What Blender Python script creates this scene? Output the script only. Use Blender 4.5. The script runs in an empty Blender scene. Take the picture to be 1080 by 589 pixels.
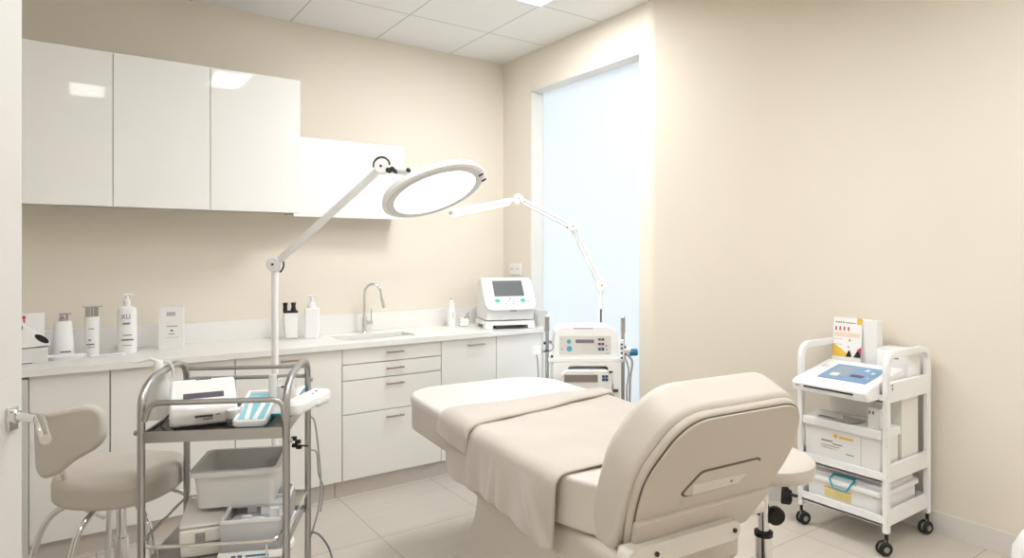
import bpy, bmesh, math, random
from mathutils import Vector, Matrix
random.seed(7)
PI = math.pi
C = bpy.context.scene.collection

# ------------------------------------------------------------------ survey of the room (metres)
FOC, CX, CY, EYE = 675.0, 540.0, 267.0, 1.45
TH = math.atan2(465, 675)
FW = Vector((math.sin(TH), math.cos(TH), 0)); RT = Vector((math.cos(TH), -math.sin(TH), 0)); UP = Vector((0, 0, 1))
def ray(px, py): return FW + RT * ((px - CX) / FOC) + UP * ((CY - py) / FOC)
O = Vector((0, 0, EYE))
def atZ(px, py, z): r = ray(px, py); return O + r * ((z - EYE) / r.z)
def atX(px, py, x): r = ray(px, py); return O + r * (x / r.x)
def atY(px, py, y): r = ray(px, py); return O + r * (y / r.y)
def atD(px, py, d): return O + ray(px, py) * d

XW, XR, YB, ZC = 2.812, 3.70, 4.2, 2.942      # window wall, far right wall, back wall, ceiling
XL, YF = -0.62, -1.3
ZT = 0.915                                       # worktop

# ------------------------------------------------------------------ materials
def mat(name, col, rough=.5, metal=0., noise=.03, scale=8., spec=.5, coat=0., bump=0., trans=0., ior=1.45, sheen=0., emit=None, es=0., alpha=1., sub=0.):
    m = bpy.data.materials.new(name); m.use_nodes = True
    nt = m.node_tree; b = nt.nodes['Principled BSDF']
    b.inputs['Roughness'].default_value = rough; b.inputs['Metallic'].default_value = metal
    b.inputs['Specular IOR Level'].default_value = spec; b.inputs['Coat Weight'].default_value = coat
    b.inputs['Coat Roughness'].default_value = .03
    b.inputs['Transmission Weight'].default_value = trans; b.inputs['IOR'].default_value = ior
    b.inputs['Sheen Weight'].default_value = sheen; b.inputs['Alpha'].default_value = alpha
    if sub: b.inputs['Subsurface Weight'].default_value = sub; b.inputs['Subsurface Scale'].default_value = .02
    if emit: b.inputs['Emission Color'].default_value = (*emit, 1); b.inputs['Emission Strength'].default_value = es
    tc = nt.nodes.new('ShaderNodeTexCoord'); n = nt.nodes.new('ShaderNodeTexNoise'); n.inputs['Scale'].default_value = scale; n.inputs['Detail'].default_value = 4
    nt.links.new(tc.outputs['Object'], n.inputs['Vector'])
    mx = nt.nodes.new('ShaderNodeMix'); mx.data_type = 'RGBA'
    mx.inputs['A'].default_value = (*[c * (1 - noise) for c in col], 1); mx.inputs['B'].default_value = (*[min(1, c * (1 + noise)) for c in col], 1)
    nt.links.new(n.outputs['Fac'], mx.inputs['Factor']); nt.links.new(mx.outputs['Result'], b.inputs['Base Color'])
    if bump:
        bp = nt.nodes.new('ShaderNodeBump'); bp.inputs['Strength'].default_value = bump; bp.inputs['Distance'].default_value = .002
        n2 = nt.nodes.new('ShaderNodeTexNoise'); n2.inputs['Scale'].default_value = scale * 30; n2.inputs['Detail'].default_value = 3
        nt.links.new(tc.outputs['Object'], n2.inputs['Vector']); nt.links.new(n2.outputs['Fac'], bp.inputs['Height']); nt.links.new(bp.outputs['Normal'], b.inputs['Normal'])
    return m
def grid_mat(name, base, line, x0, y0, w, lw, rough, noise=.03, nscale=3., tilevar=.0, coat=0.):
    m = mat(name, base, rough, noise=noise, scale=nscale, coat=coat); nt = m.node_tree; b = nt.nodes['Principled BSDF']
    geo = nt.nodes.new('ShaderNodeNewGeometry'); sp = nt.nodes.new('ShaderNodeSeparateXYZ'); nt.links.new(geo.outputs['Position'], sp.inputs[0])
    def M(op, a, bb=None):
        n = nt.nodes.new('ShaderNodeMath'); n.operation = op
        for i, v in enumerate((a, bb)):
            if v is None: continue
            if isinstance(v, (int, float)): n.inputs[i].default_value = v
            else: nt.links.new(v, n.inputs[i])
        return n.outputs[0]
    ds = []; ids = []
    for ax, o0 in (('X', x0), ('Y', y0)):
        q = M('DIVIDE', M('SUBTRACT', sp.outputs[ax], o0 - 60 * w), w); f = M('FRACT', q); ids.append(M('FLOOR', q))
        ds.append(M('MULTIPLY', M('MINIMUM', f, M('SUBTRACT', 1., f)), w))
    k = M('LESS_THAN', M('MINIMUM', ds[0], ds[1]), lw)
    src = b.inputs['Base Color'].links[0].from_socket
    if tilevar:
        wn = nt.nodes.new('ShaderNodeTexWhiteNoise'); cb = nt.nodes.new('ShaderNodeCombineXYZ')
        nt.links.new(ids[0], cb.inputs[0]); nt.links.new(ids[1], cb.inputs[1]); nt.links.new(cb.outputs[0], wn.inputs['Vector'])
        hs = nt.nodes.new('ShaderNodeHueSaturation'); nt.links.new(src, hs.inputs['Color'])
        nt.links.new(M('ADD', M('MULTIPLY', wn.outputs['Value'], tilevar), 1 - tilevar / 2), hs.inputs['Value']); src = hs.outputs[0]
        # faint stone streaks
        tc = nt.nodes.new('ShaderNodeMapping'); tc.inputs['Scale'].default_value = (1.2, 9, 1); nt.links.new(geo.outputs['Position'], tc.inputs['Vector'])
        ns = nt.nodes.new('ShaderNodeTexNoise'); ns.inputs['Scale'].default_value = 2.; ns.inputs['Detail'].default_value = 6; nt.links.new(tc.outputs[0], ns.inputs['Vector'])
        h2 = nt.nodes.new('ShaderNodeHueSaturation'); nt.links.new(src, h2.inputs['Color']); nt.links.new(M('ADD', M('MULTIPLY', ns.outputs['Fac'], .14), .93), h2.inputs['Value']); src = h2.outputs[0]
    mx = nt.nodes.new('ShaderNodeMix'); mx.data_type = 'RGBA'; nt.links.new(k, mx.inputs['Factor']); nt.links.new(src, mx.inputs['A']); mx.inputs['B'].default_value = (*line, 1)
    nt.links.new(mx.outputs['Result'], b.inputs['Base Color'])
    return m
def s(r, g, b):   # sRGB 0-255 -> linear
    return tuple(((c / 255) / 12.92 if c / 255 <= .04045 else ((c / 255 + .055) / 1.055) ** 2.4) for c in (r, g, b))
m_wall = mat('wall_paint', s(237, 229, 215), .85, noise=.012, scale=2, bump=.06)
m_ceil = grid_mat('ceiling_tile', s(244, 244, 242), s(200, 199, 196), 1.164, 3.075, .583, .004, .9, noise=.008)
m_floor = grid_mat('floor_tile', s(212, 204, 193), s(168, 159, 147), 1.30, 3.06, .6, .0022, .38, noise=.02, tilevar=.05)
m_base = mat('baseboard_paint', s(232, 229, 224), .45, noise=.01)
m_white = mat('white_plastic', s(244, 243, 241), .35, noise=.008)
m_white2 = mat('bright_white_plastic', s(249, 249, 249), .28, noise=.005)
m_gloss = mat('gloss_lacquer', s(247, 247, 244), .03, noise=.005, spec=.16)
m_front = mat('cabinet_front', s(245, 243, 238), .42, noise=.008)
m_carc = mat('cabinet_carcass', s(205, 200, 190), .6)
m_top = mat('worktop_quartz', s(244, 242, 238), .25, noise=.015, scale=60)
m_kick = mat('plinth_grey', s(214, 207, 199), .35, metal=.0)
m_door = mat('door_paint', s(216, 214, 211), .5, noise=.006)
m_steel = mat('brushed_steel', s(184, 183, 183), .32, metal=1., noise=.06, scale=30)
m_tray = mat('steel_tray_top', s(120, 116, 112), .4, metal=.8, noise=.05)
m_chrome = mat('chrome', s(228, 229, 230), .09, metal=1., noise=.02)
m_handle = mat('bar_handle', s(190, 180, 165), .25, metal=1.)
m_leather = mat('cream_upholstery', s(216, 208, 199), .48, noise=.015, scale=14, bump=.12)
m_leather2 = mat('stool_upholstery', s(214, 206, 196), .5, noise=.02, scale=14, bump=.12)
m_shell = mat('beige_shell_plastic', s(208, 199, 188), .42, noise=.01)
m_shell2 = mat('pale_shell_plastic', s(226, 220, 212), .4, noise=.01)
m_seam = mat('seam_shadow_gap', s(120, 108, 96), .7)
m_sheet = mat('bed_sheet', s(226, 222, 215), .9, noise=.01, sheen=.2, bump=.2, scale=20)
m_blanket = mat('velour_blanket', s(197, 187, 177), .95, noise=.09, scale=6, sheen=.6, bump=.5)
m_black = mat('black_rubber', s(30, 29, 29), .5)
m_dark = mat('dark_plastic', s(52, 50, 50), .4)
m_grey = mat('grey_plastic', s(150, 148, 145), .5)
m_bin = mat('grey_bin_plastic', s(226, 226, 225), .42, noise=.01)
m_box = mat('equipment_box', s(232, 228, 221), .45)
m_screen = mat('grey_display', s(112, 116, 116), .25, noise=.05)
m_lcd = mat('violet_lcd', s(128, 116, 132), .3)
m_slate = mat('slate_display', s(92, 88, 98), .3)
m_paneltint = mat('panel_film', s(224, 222, 218), .4)
m_blue = mat('blue_button', s(98, 178, 205), .35)
m_bluep = mat('blue_panel', s(118, 160, 196), .3, noise=.08, scale=30)
m_bluedark = mat('blue_cap', s(40, 120, 165), .35)
m_teal = mat('teal_plastic', s(60, 170, 185), .35)
m_mint = mat('mint_button', s(70, 200, 180), .35)
m_purple = mat('purple_key', s(96, 62, 92), .4)
m_navy = mat('navy_key', s(60, 84, 120), .4)
m_red = mat('red_print', s(196, 92, 88), .6)
m_pink = mat('magenta_print', s(200, 60, 110), .6)
m_peach = mat('peach_print', s(243, 217, 196), .6)
m_yellow = mat('yellow_print', s(240, 200, 80), .6)
m_yelloww = mat('pale_yellow_label', s(238, 222, 150), .6)
m_ink = mat('print_ink', s(110, 106, 104), .7)
m_inkb = mat('black_ink', s(35, 33, 35), .7)
m_inkl = mat('faint_ink', s(190, 187, 184), .7)
m_paper = mat('white_card', s(245, 244, 242), .6, noise=.004)
m_clear = mat('clear_plastic', (.93, .95, .95), .12, trans=.85, ior=1.2, alpha=.55)
m_milky = mat('milky_plastic', s(244, 243, 241), .3, trans=.12, alpha=.93, sub=.2)
m_frost = mat('frosted_box_plastic', s(222, 224, 226), .3, trans=.3, alpha=.7)
m_cable = mat('grey_cable', s(170, 168, 165), .5)
m_panel = mat('lamp_panel', (1, 1, 1), .5, emit=(.97, .985, 1.), es=16.)
m_glow = mat('ring_diffuser', (1, 1, 1), .4, emit=(.98, .99, 1.), es=2.3)
m_ringgrey = mat('lamp_bezel', s(222, 223, 223), .4)
def pane_mat():
    m = bpy.data.materials.new('frosted_pane'); m.use_nodes = True; nt = m.node_tree; nt.nodes.clear()
    out = nt.nodes.new('ShaderNodeOutputMaterial'); tr = nt.nodes.new('ShaderNodeBsdfTranslucent'); df = nt.nodes.new('ShaderNodeBsdfDiffuse'); gl = nt.nodes.new('ShaderNodeBsdfGlossy')
    n = nt.nodes.new('ShaderNodeTexNoise'); n.inputs['Scale'].default_value = 1.5
    mx = nt.nodes.new('ShaderNodeMix'); mx.data_type = 'RGBA'; mx.inputs['A'].default_value = (.86, .90, .92, 1); mx.inputs['B'].default_value = (.90, .93, .95, 1)
    nt.links.new(n.outputs['Fac'], mx.inputs['Factor']); nt.links.new(mx.outputs['Result'], tr.inputs['Color'])
    df.inputs['Color'].default_value = (.8, .84, .88, 1)
    m1 = nt.nodes.new('ShaderNodeMixShader'); m1.inputs[0].default_value = .12; nt.links.new(tr.outputs[0], m1.inputs[1]); nt.links.new(df.outputs[0], m1.inputs[2])
    gl.inputs['Roughness'].default_value = .4
    m2 = nt.nodes.new('ShaderNodeMixShader'); m2.inputs[0].default_value = .02; nt.links.new(m1.outputs[0], m2.inputs[1]); nt.links.new(gl.outputs[0], m2.inputs[2])
    nt.links.new(m2.outputs[0], out.inputs['Surface']); return m
m_pane = pane_mat()

# ------------------------------------------------------------------ helpers
WM = {}
def link(o): C.objects.link(o)
def thing(name, label, cat, loc=(0, 0, 0), rotz=0, group=None):
    o = bpy.data.objects.new(name, None); link(o); o.empty_display_size = .05
    o.location = loc; o.rotation_euler = (0, 0, rotz); o['label'] = label; o['category'] = cat
    if group: o['group'] = group
    WM[o.name] = Matrix.Translation(Vector(loc)) @ Matrix.Rotation(rotz, 4, 'Z'); return o
def tag(o, label, cat, group=None):
    o['label'] = label; o['category'] = cat
    if group: o['group'] = group
    return o
def obj(name, bm, m, parent=None, world=False, label=None, sharp=35):
    """links bm as one mesh; world=True: bm is in world coordinates, else in its thing's own"""
    if parent is not None and world: bmesh.ops.transform(bm, matrix=WM[parent.name].inverted(), verts=bm.verts)
    base = None
    if parent is None:                       # origin to the base of the mesh
        vs = [v.co for v in bm.verts]; base = Vector((sum(v.x for v in vs) / len(vs), sum(v.y for v in vs) / len(vs), min(v.z for v in vs)))
        bmesh.ops.translate(bm, vec=-base, verts=bm.verts)
    bmesh.ops.recalc_face_normals(bm, faces=bm.faces)
    me = bpy.data.meshes.new(name); bm.to_mesh(me); bm.free(); me.materials.append(m)
    for p in me.polygons: p.use_smooth = True
    me.set_sharp_from_angle(angle=math.radians(sharp))
    o = bpy.data.objects.new(name, me); link(o)
    if sharp < 90: wn = o.modifiers.new('normals', 'WEIGHTED_NORMAL'); wn.keep_sharp = True; wn.weight = 100
    if base is not None: o.location = base
    if parent is not None: o.parent = parent; WM[o.name] = WM[parent.name].copy()
    if label: o['label'] = label
    return o
def struct(name, bm, m, parent=None):
    o = obj(name, bm, m, parent, world=True)
    if parent is None: o['kind'] = 'structure'
    return o
def copy_tree(o, parent=None):
    c = o.copy(); link(c)
    if parent: c.parent = parent
    for ch in list(o.children): copy_tree(ch, c)
    return c
def B(): return bmesh.new()
def merge(bm, src, M=None):
    if M is not None: bmesh.ops.transform(src, matrix=M, verts=src.verts)
    me = bpy.data.meshes.new('tmp'); src.to_mesh(me); src.free(); bm.from_mesh(me); bpy.data.meshes.remove(me); return bm
def box(bm, x0, x1, y0, y1, z0, z1, r=0., seg=2, M=None):
    t = B(); bmesh.ops.create_cube(t, size=1)
    for v in t.verts: v.co = Vector(((x0 + x1) / 2 + v.co.x * (x1 - x0), (y0 + y1) / 2 + v.co.y * (y1 - y0), (z0 + z1) / 2 + v.co.z * (z1 - z0)))
    if r: bmesh.ops.bevel(t, geom=list(t.edges), offset=min(r, .49 * min(abs(x1 - x0), abs(y1 - y0), abs(z1 - z0))), segments=seg, profile=.5, affect='EDGES')
    return merge(bm, t, M)
def frame(o, ex, ey, ez=None):
    ex = Vector(ex).normalized(); ey = Vector(ey); ey = (ey - ex * ey.dot(ex)).normalized(); ez = ex.cross(ey)
    return Matrix(((ex.x, ey.x, ez.x, o[0]), (ex.y, ey.y, ez.y, o[1]), (ex.z, ey.z, ez.z, o[2]), (0, 0, 0, 1)))
def prism(bm, pts, h0, h1, r=0., seg=3, M=None, r0=None):
    """outline pts (x,y) extruded h0..h1 along z, top rim rounded by r, bottom rim by r0 (=r)"""
    t = B(); vs = [t.verts.new((x, y, h0)) for x, y in pts]; f = t.faces.new(vs)
    ex = bmesh.ops.extrude_face_region(t, geom=[f]); nv = [v for v in ex['geom'] if isinstance(v, bmesh.types.BMVert)]
    for v in nv: v.co.z = h1
    t.verts.ensure_lookup_table(); bmesh.ops.recalc_face_normals(t, faces=t.faces)
    r0 = r if r0 is None else r0
    for rr, zz in ((r, h1), (r0, h0)):
        if rr:
            es = [e for e in t.edges if all(abs(v.co.z - zz) < 1e-7 for v in e.verts)]
            bmesh.ops.bevel(t, geom=es, offset=rr, segments=seg, profile=.5, affect='EDGES', clamp_overlap=True)
    return merge(bm, t, M)
def rrect(x0, x1, y0, y1, r, n=6):
    rs = r if isinstance(r, (list, tuple)) else (r,) * 4; P = []
    for (cx, cy, a0), q in zip(((x1, y1, 0), (x0, y1, 90), (x0, y0, 180), (x1, y0, 270)), rs):
        sx = -1 if cx == x1 else 1; sy = -1 if cy == y1 else 1
        q = max(q, 1e-4)
        for i in range(n + 1):
            a = math.radians(a0 + 90 * i / n); P.append((cx + sx * q + q * math.cos(a), cy + sy * q + q * math.sin(a)))
    return P
def poly_round(pts, r, n=5):
    P = []; N = len(pts)
    rs = r if isinstance(r, (list, tuple)) else [r] * N
    for i in range(N):
        a, b, c = Vector(pts[i - 1]), Vector(pts[i]), Vector(pts[(i + 1) % N])
        q = min(rs[i], .48 * (a - b).length, .48 * (c - b).length)
        p0 = b + (a - b).normalized() * q; p1 = b + (c - b).normalized() * q
        for k in range(n + 1):
            t = k / n; P.append(tuple(p0 * (1 - t) ** 2 + b * 2 * t * (1 - t) + p1 * t * t))
    return P
def fillet(pts, r, n=6):
    pts = [Vector(p) for p in pts]; out = [pts[0]]
    for i in range(1, len(pts) - 1):
        a, b, c = pts[i - 1], pts[i], pts[i + 1]; q = min(r, .49 * (a - b).length, .49 * (c - b).length)
        p0 = b + (a - b).normalized() * q; p1 = b + (c - b).normalized() * q
        for k in range(n + 1):
            t = k / n; out.append(p0 * (1 - t) ** 2 + b * 2 * t * (1 - t) + p1 * t * t)
    return out + [pts[-1]]
def spline(pts, n=8):
    P = [Vector(p) for p in pts]; P = [P[0] * 2 - P[1]] + P + [P[-1] * 2 - P[-2]]; out = []
    for i in range(1, len(P) - 2):
        for k in range(n):
            t = k / n; a, b, c, d = P[i - 1], P[i], P[i + 1], P[i + 2]
            out.append(.5 * ((2 * b) + (c - a) * t + (2 * a - 5 * b + 4 * c - d) * t * t + (3 * b - a - 3 * c + d) * t ** 3))
    return out + [P[-2]]
def tube(bm, pts, r, n=10, caps=True, sq=None):
    """round tube (or sq=(w,h) flat bar) swept along pts; r may be a list"""
    pts = [Vector(p) for p in pts]; t = B(); rings = []
    ref = None
    for i, p in enumerate(pts):
        d = (pts[min(i + 1, len(pts) - 1)] - pts[max(i - 1, 0)]).normalized()
        if ref is None:
            ref = Vector((0, 0, 1)) if abs(d.z) < .9 else Vector((1, 0, 0))
        u = (ref - d * ref.dot(d)).normalized(); w = d.cross(u); ref = u
        rr = r[i] if isinstance(r, (list, tuple)) else r
        if sq: ring = [t.verts.new(p + u * a * sq[0] / 2 + w * b * sq[1] / 2) for a, b in ((1, 1), (-1, 1), (-1, -1), (1, -1))]
        else: ring = [t.verts.new(p + (u * math.cos(2 * PI * k / n) + w * math.sin(2 * PI * k / n)) * rr) for k in range(n)]
        rings.append(ring)
    for a, b in zip(rings, rings[1:]):
        m = len(a)
        for k in range(m): t.faces.new((a[k], a[(k + 1) % m], b[(k + 1) % m], b[k]))
    if caps: t.faces.new(rings[0]); t.faces.new(rings[-1])
    return merge(bm, t)
def lathe(bm, prof, n=24, M=None, sx=1, sy=1):
    t = B(); rings = []
    for r, z in prof: rings.append([t.verts.new((r * sx * math.cos(2 * PI * k / n), r * sy * math.sin(2 * PI * k / n), z)) for k in range(n)] if r > 1e-6 else [t.verts.new((0, 0, z))])
    for a, b in zip(rings, rings[1:]):
        for k in range(n):
            if len(a) == 1 and len(b) > 1: t.faces.new((a[0], b[k], b[(k + 1) % n]))
            elif len(b) == 1 and len(a) > 1: t.faces.new((a[k], a[(k + 1) % n], b[0]))
            elif len(a) > 1: t.faces.new((a[k], a[(k + 1) % n], b[(k + 1) % n], b[k]))
    if len(rings[0]) > 1: t.faces.new(rings[0])
    if len(rings[-1]) > 1: t.faces.new(rings[-1])
    return merge(bm, t, M)
def cyl(bm, a, b, r, n=20, bev=0.):
    a, b = Vector(a), Vector(b); L = (b - a).length; q = Vector((0, 0, 1)).rotation_difference(b - a).to_matrix().to_4x4()
    pr = [(0, 0), (r - bev, 0)] + ([(r, bev), (r, L - bev)] if bev else [(r, L)]) + [(r - bev, L), (0, L)]
    return lathe(bm, pr, n, Matrix.Translation(a) @ q)
def T(x, y, z): return Matrix.Translation((x, y, z))
def RZ(a): return Matrix.Rotation(a, 4, 'Z')
def marks(bm, M, rows, h=.003, t=.0006):
    """print marks: rows of (x0, x1, y, n, gap_fraction[, height]) small raised strips on the xy plane of M"""
    for row in rows:
        x0, x1, y, n = row[:4]; gp = row[4] if len(row) > 4 else .25; hh = row[5] if len(row) > 5 else h
        w = (x1 - x0) / n
        for i in range(n): box(bm, x0 + i * w, x0 + i * w + w * (1 - gp), y - hh / 2, y + hh / 2, -.0004, t, M=M)
    return bm
def text(name, body, size, m, parent, M, depth=.0006, world=True):
    cu = bpy.data.curves.new('t', 'FONT'); cu.body = body; cu.size = size; cu.extrude = depth; cu.resolution_u = 2
    o = bpy.data.objects.new('t', cu); link(o); dg = bpy.context.evaluated_depsgraph_get(); me = bpy.data.meshes.new_from_object(o.evaluated_get(dg))
    bm = B(); bm.from_mesh(me); bpy.data.objects.remove(o); bpy.data.meshes.remove(me)
    bmesh.ops.transform(bm, matrix=M, verts=bm.verts); return obj(name, bm, m, parent, world=world)

# ------------------------------------------------------------------ the room
b = B(); box(b, XL - .1, 4.0, YF - .1, YB + .1, -.1, 0); struct('floor', b, m_floor)
b = B(); box(b, XL - .1, 4.0, YF - .1, YB + .1, ZC, ZC + .1); struct('ceiling', b, m_ceil)
b = B(); box(b, XL - .1, XW + .12, YB, YB + .12, 0, ZC); struct('wall_back', b, m_wall)
b = B(); box(b, XL - .12, XL, YF, YB, 0, ZC); struct('wall_left', b, m_wall)
b = B(); box(b, XL - .1, XR + .12, YF - .12, YF, 0, ZC); struct('wall_front', b, m_wall)
# right wall: straight at the window, then swinging out to the deeper part of the room
WY0, WY1, WZ0, WZ1 = 2.727, 3.84, .32, 2.662
path = [(q.x, q.y) for q in fillet([(XW, 2.70, 0), (XW, 2.64, 0), (XR, 1.985, 0), (XR, 1.0, 0)], .42, 12)] + [(XR, YF)]
def offset(path, d):
    out = []
    for i, p in enumerate(path):
        a = Vector(path[max(i - 1, 0)]); c = Vector(path[min(i + 1, len(path) - 1)]); t = (c - a).normalized(); out.append((p[0] - t.y * d, p[1] + t.x * d))
    return out
b = B()
box(b, XW, XW + .14, WY1, YB, 0, ZC); box(b, XW, XW + .14, 2.70, WY0, 0, ZC)
box(b, XW, XW + .14, WY0, WY1, 0, WZ0); box(b, XW, XW + .14, WY0, WY1, WZ1, ZC)
outl = path + offset(path, .1)[::-1]
prism(b, outl, 0, ZC)
bmesh.ops.remove_doubles(b, verts=b.verts, dist=1e-5)
struct('wall_right', b, m_wall)
def sweep_board(path, h, t):
    b = B(); inn = offset(path, -t); prism(b, path + inn[::-1], 0, h, .004, 2, r0=0); return b
struct('baseboard_right', sweep_board(path[1:], .11, .012), m_base)
b = B(); box(b, XL, XL + .012, YF, 3.6, 0, .11, .003); struct('baseboard_left', b, m_base)
# window: white lining of the recess, frame and frosted pane
w = obj('window_1', prism(B(), rrect(WY0, WY1, WZ0, WZ1, .001, 1), 0, .012, M=frame((XW + .108, 0, 0), (0, 1, 0), (0, 0, 1))), m_pane, None, True); w['kind'] = 'structure'
WM[w.name] = Matrix.Translation(w.location)
lb = B()
box(lb, XW + .001, XW + .12, WY1 - .012, WY1 - .0005, WZ0, WZ1); box(lb, XW + .001, XW + .12, WY0 + .0005, WY0 + .008, WZ0, WZ1)
box(lb, XW + .001, XW + .12, WY0, WY1, WZ1 - .012, WZ1 - .0005); box(lb, XW - .02, XW + .12, WY0, WY1, WZ0, WZ0 + .02)
obj('window_frame', lb, m_base, w, True)
# door leaf on the left, opened into the room, with lever handle
de = Vector((-.106, 2.10, 0)); dh = Vector((-.60, 1.44, 0)); dd = (dh - de).normalized(); dn = Vector((-dd.y, dd.x, 0)); dn = dn if dn.x > 0 else -dn
Md = frame(de, dd, dn)  # x along the leaf to the hinge, y out of the visible face, z down/up
L = (dh - de).length
b = B(); merge_pts = [(0, 0), (L, 0), (L, -.04), (0, -.04)]
fz = frame(de, dd, dn).to_3x3().col[2].z
prism(b, merge_pts if fz > 0 else merge_pts, 0.01 if fz > 0 else -2.5, 2.5 if fz > 0 else -.01, .002, 1, M=Md)
door = struct('door_1', b, m_door); WM[door.name] = Matrix.Translation(door.location)
def dl(a, n, z): return de + dd * a + dn * n + UP * z
hz = 1.045
h0 = de + dd * .035 + UP * 1.032
b = B(); prism(b, rrect(-.016, .016, -.035, .025, .003), 0, .008, .002, M=frame(h0, UP.cross(dn), UP))
cyl(b, h0, h0 + dn * .02, .017, 20, .002); nt_ = atD(41, 441.5, 1.63)
tube(b, fillet([h0 + dn * .008, nt_ - UP * .0, atD(43.5, 446, 1.585), atD(48, 464, 1.44)], .012), .0115, 14)
obj('door_handle', b, m_chrome, door, True)
# ceiling light panels; the last two are unseen, added to brighten the cabinet fronts
for x, y, hx, hy, lab in (
        (2.0385, 2.7835, .285, .285, 'white ceiling light panel above the treatment bed, cut by the top of the photo'),
        (1.11, 1.79, .145, .285, 'narrow ceiling light panel reflected in the third tall wall cabinet'),
        (.12, .71, .145, .285, 'narrow ceiling light panel reflected in the leftmost wall cabinet'),
        (2.6215, .4515, .285, .145, 'unseen narrow fill light panel added behind the camera on the right'),
        (2.6215, -.7145, .285, .145, 'unseen narrow fill light panel added farthest behind the camera')):
    t = thing('ceiling_light', lab, 'ceiling light', (x, y, ZC - .012), 0, 'ceiling light panels')
    b = B()
    for q in ((-hx, hx, -hy, -hy + .012), (-hx, hx, hy - .012, hy), (-hx, -hx + .012, -hy + .012, hy - .012), (hx - .012, hx, -hy + .012, hy - .012)): box(b, *q, -.002, .012)
    obj('frame', b, m_base, t)
    b = B(); box(b, -hx + .012, hx - .012, -hy + .012, hy - .012, 0.002, .011); obj('diffuser', b, m_panel, t)
# wall socket near the corner
t = thing('wall_socket', 'white double wall socket near the room corner above the monitor device', 'wall socket', (XW, 4.03, 1.285))
M = frame((XW - .001, 4.03, 1.325), (0, -1, 0), (0, 0, 1))
obj('plate', prism(B(), rrect(-.075, .075, -.042, .042, .006), -.002, .009, .002, M=frame((XW, 4.03, 1.327), (0, -1, 0), (0, 0, 1)) ), m_white, t, True)
for sx in (-.036, .036):
    for q in (-.012, .012): b = B(); box(b, XW - .0105, XW - .008, 4.03 + sx + q - .003, 4.03 + sx + q + .003, 1.322, 1.334); obj('pin_hole', b, m_grey, t, True)

# ------------------------------------------------------------------ wall cabinets
YU = 3.85
for i, (x0, x1, lab) in enumerate(((-.26, .176, 'leftmost gloss white wall cabinet, partly behind the open door'), (.176, .633, 'middle gloss white wall cabinet of the tall row of three'), (.633, 1.124, 'gloss white wall cabinet right of the tall row, beside the lower small one'))):
    t = thing('wall_cabinet', lab, 'wall cabinet', ((x0 + x1) / 2, YB - .001, 1.70), 0, 'tall gloss wall cabinets')
    b = B(); box(b, x0 + .0005, x1 - .0005, YU + .021, YB - .001, 1.70, 2.474, .001, 1); obj('body', b, m_carc if i < 3 else m_gloss, t, True)
    b = B(); box(b, x0 + .0015, x1 - .0015, YU, YU + .02, 1.688, 2.476, .0015, 2); obj('door', b, m_gloss, t, True)
b = B(); 
t = thing('wall_cabinet', 'small low gloss white wall cabinet behind the big ring lamp', 'wall cabinet', (1.49, YB - .001, 1.68))
b = B(); box(b, 1.126, 1.862, 4.021, YB - .001, 1.69, 2.166, .001, 1); obj('body', b, m_carc, t, True)
b = B(); box(b, 1.127, 1.863, 4.0, 4.02, 1.676, 2.17, .0015, 2); obj('door', b, m_gloss, t, True)
# ------------------------------------------------------------------ base cabinets
YFr = 3.67
def bar_handle(x0, x1, z, t, y=YFr):
    b = B(); ym = y - .026
    tube(b, [(x0, ym, z), (x1, ym, z)], 0, sq=(.009, .008))
    for x in (x0 + .012, x1 - .012): box(b, x - .004, x + .004, ym, y + .001, z - .004, z + .004)
    return obj('handle', b, m_handle, t, True)
def base_unit(x0, x1, lab, group='base cabinets'):
    t = thing('base_cabinet', lab, 'base cabinet', ((x0 + x1) / 2, 3.9, .1), 0, group)
    b = B(); box(b, x0 + .0005, x1 - .0005, YFr + .02, YB - .02, .1, .88 if not (x0 > 1.2 and x1 < 2.0) else .70); obj('body', b, m_carc, t, True); return t
def front(t, x0, x1, z0, z1, nm='door'):
    b = B(); box(b, x0 + .0025, x1 - .0025, YFr, YFr + .018, z0 + .0025, z1 - .0025, .0015, 2); return obj(nm, b, m_front, t, True)
def hsub(part, x0, x1, z): bar_handle(x0, x1, z, part)
for x0, x1, lab, hd in ((-.161, .156, 'leftmost white base cabinet behind the stool backrest', None), (.156, .725, 'wide white base cabinet behind the steel cart', None), (.725, 1.315, 'white base cabinet with bar handle, right behind the lamp post', (.957, 1.083, .845)), (1.972, 2.40, 'white base cabinet with short handle, right of the drawers', (2.16, 2.29, .838)), (2.40, 2.79, 'plain white base cabinet at the right end under the monitor device', None)):
    t = base_unit(x0, x1, lab); d = front(t, x0, x1, .1, .882)
    if hd: hsub(d, *hd)
t = base_unit(1.315, 1.972, 'white drawer unit with four bar handles below the sink', None)
for z0, z1 in ((.786, .882), (.691, .786), (.490, .691), (.1, .490)):
    d = front(t, 1.315, 1.972, z0, z1, 'drawer'); hsub(d, 1.585, 1.70, (z1 - .042) if z1 < .8 else .842)
b = B(); box(b, -.16, 1.278, 3.70, 3.715, 0, .1); box(b, 1.282, 2.79, 3.70, 3.715, 0, .1)
tag(obj('plinth', b, m_kick, None, True), 'grey metallic plinth strip under the base cabinets', 'plinth')
b = B(); box(b, XL + .001, -.1612, 3.655, YB - .001, 0, .872, .003); tag(obj('end_panel', b, m_door, None, True), 'pale end panel closing the counter beside the open door', 'panel')
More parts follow.
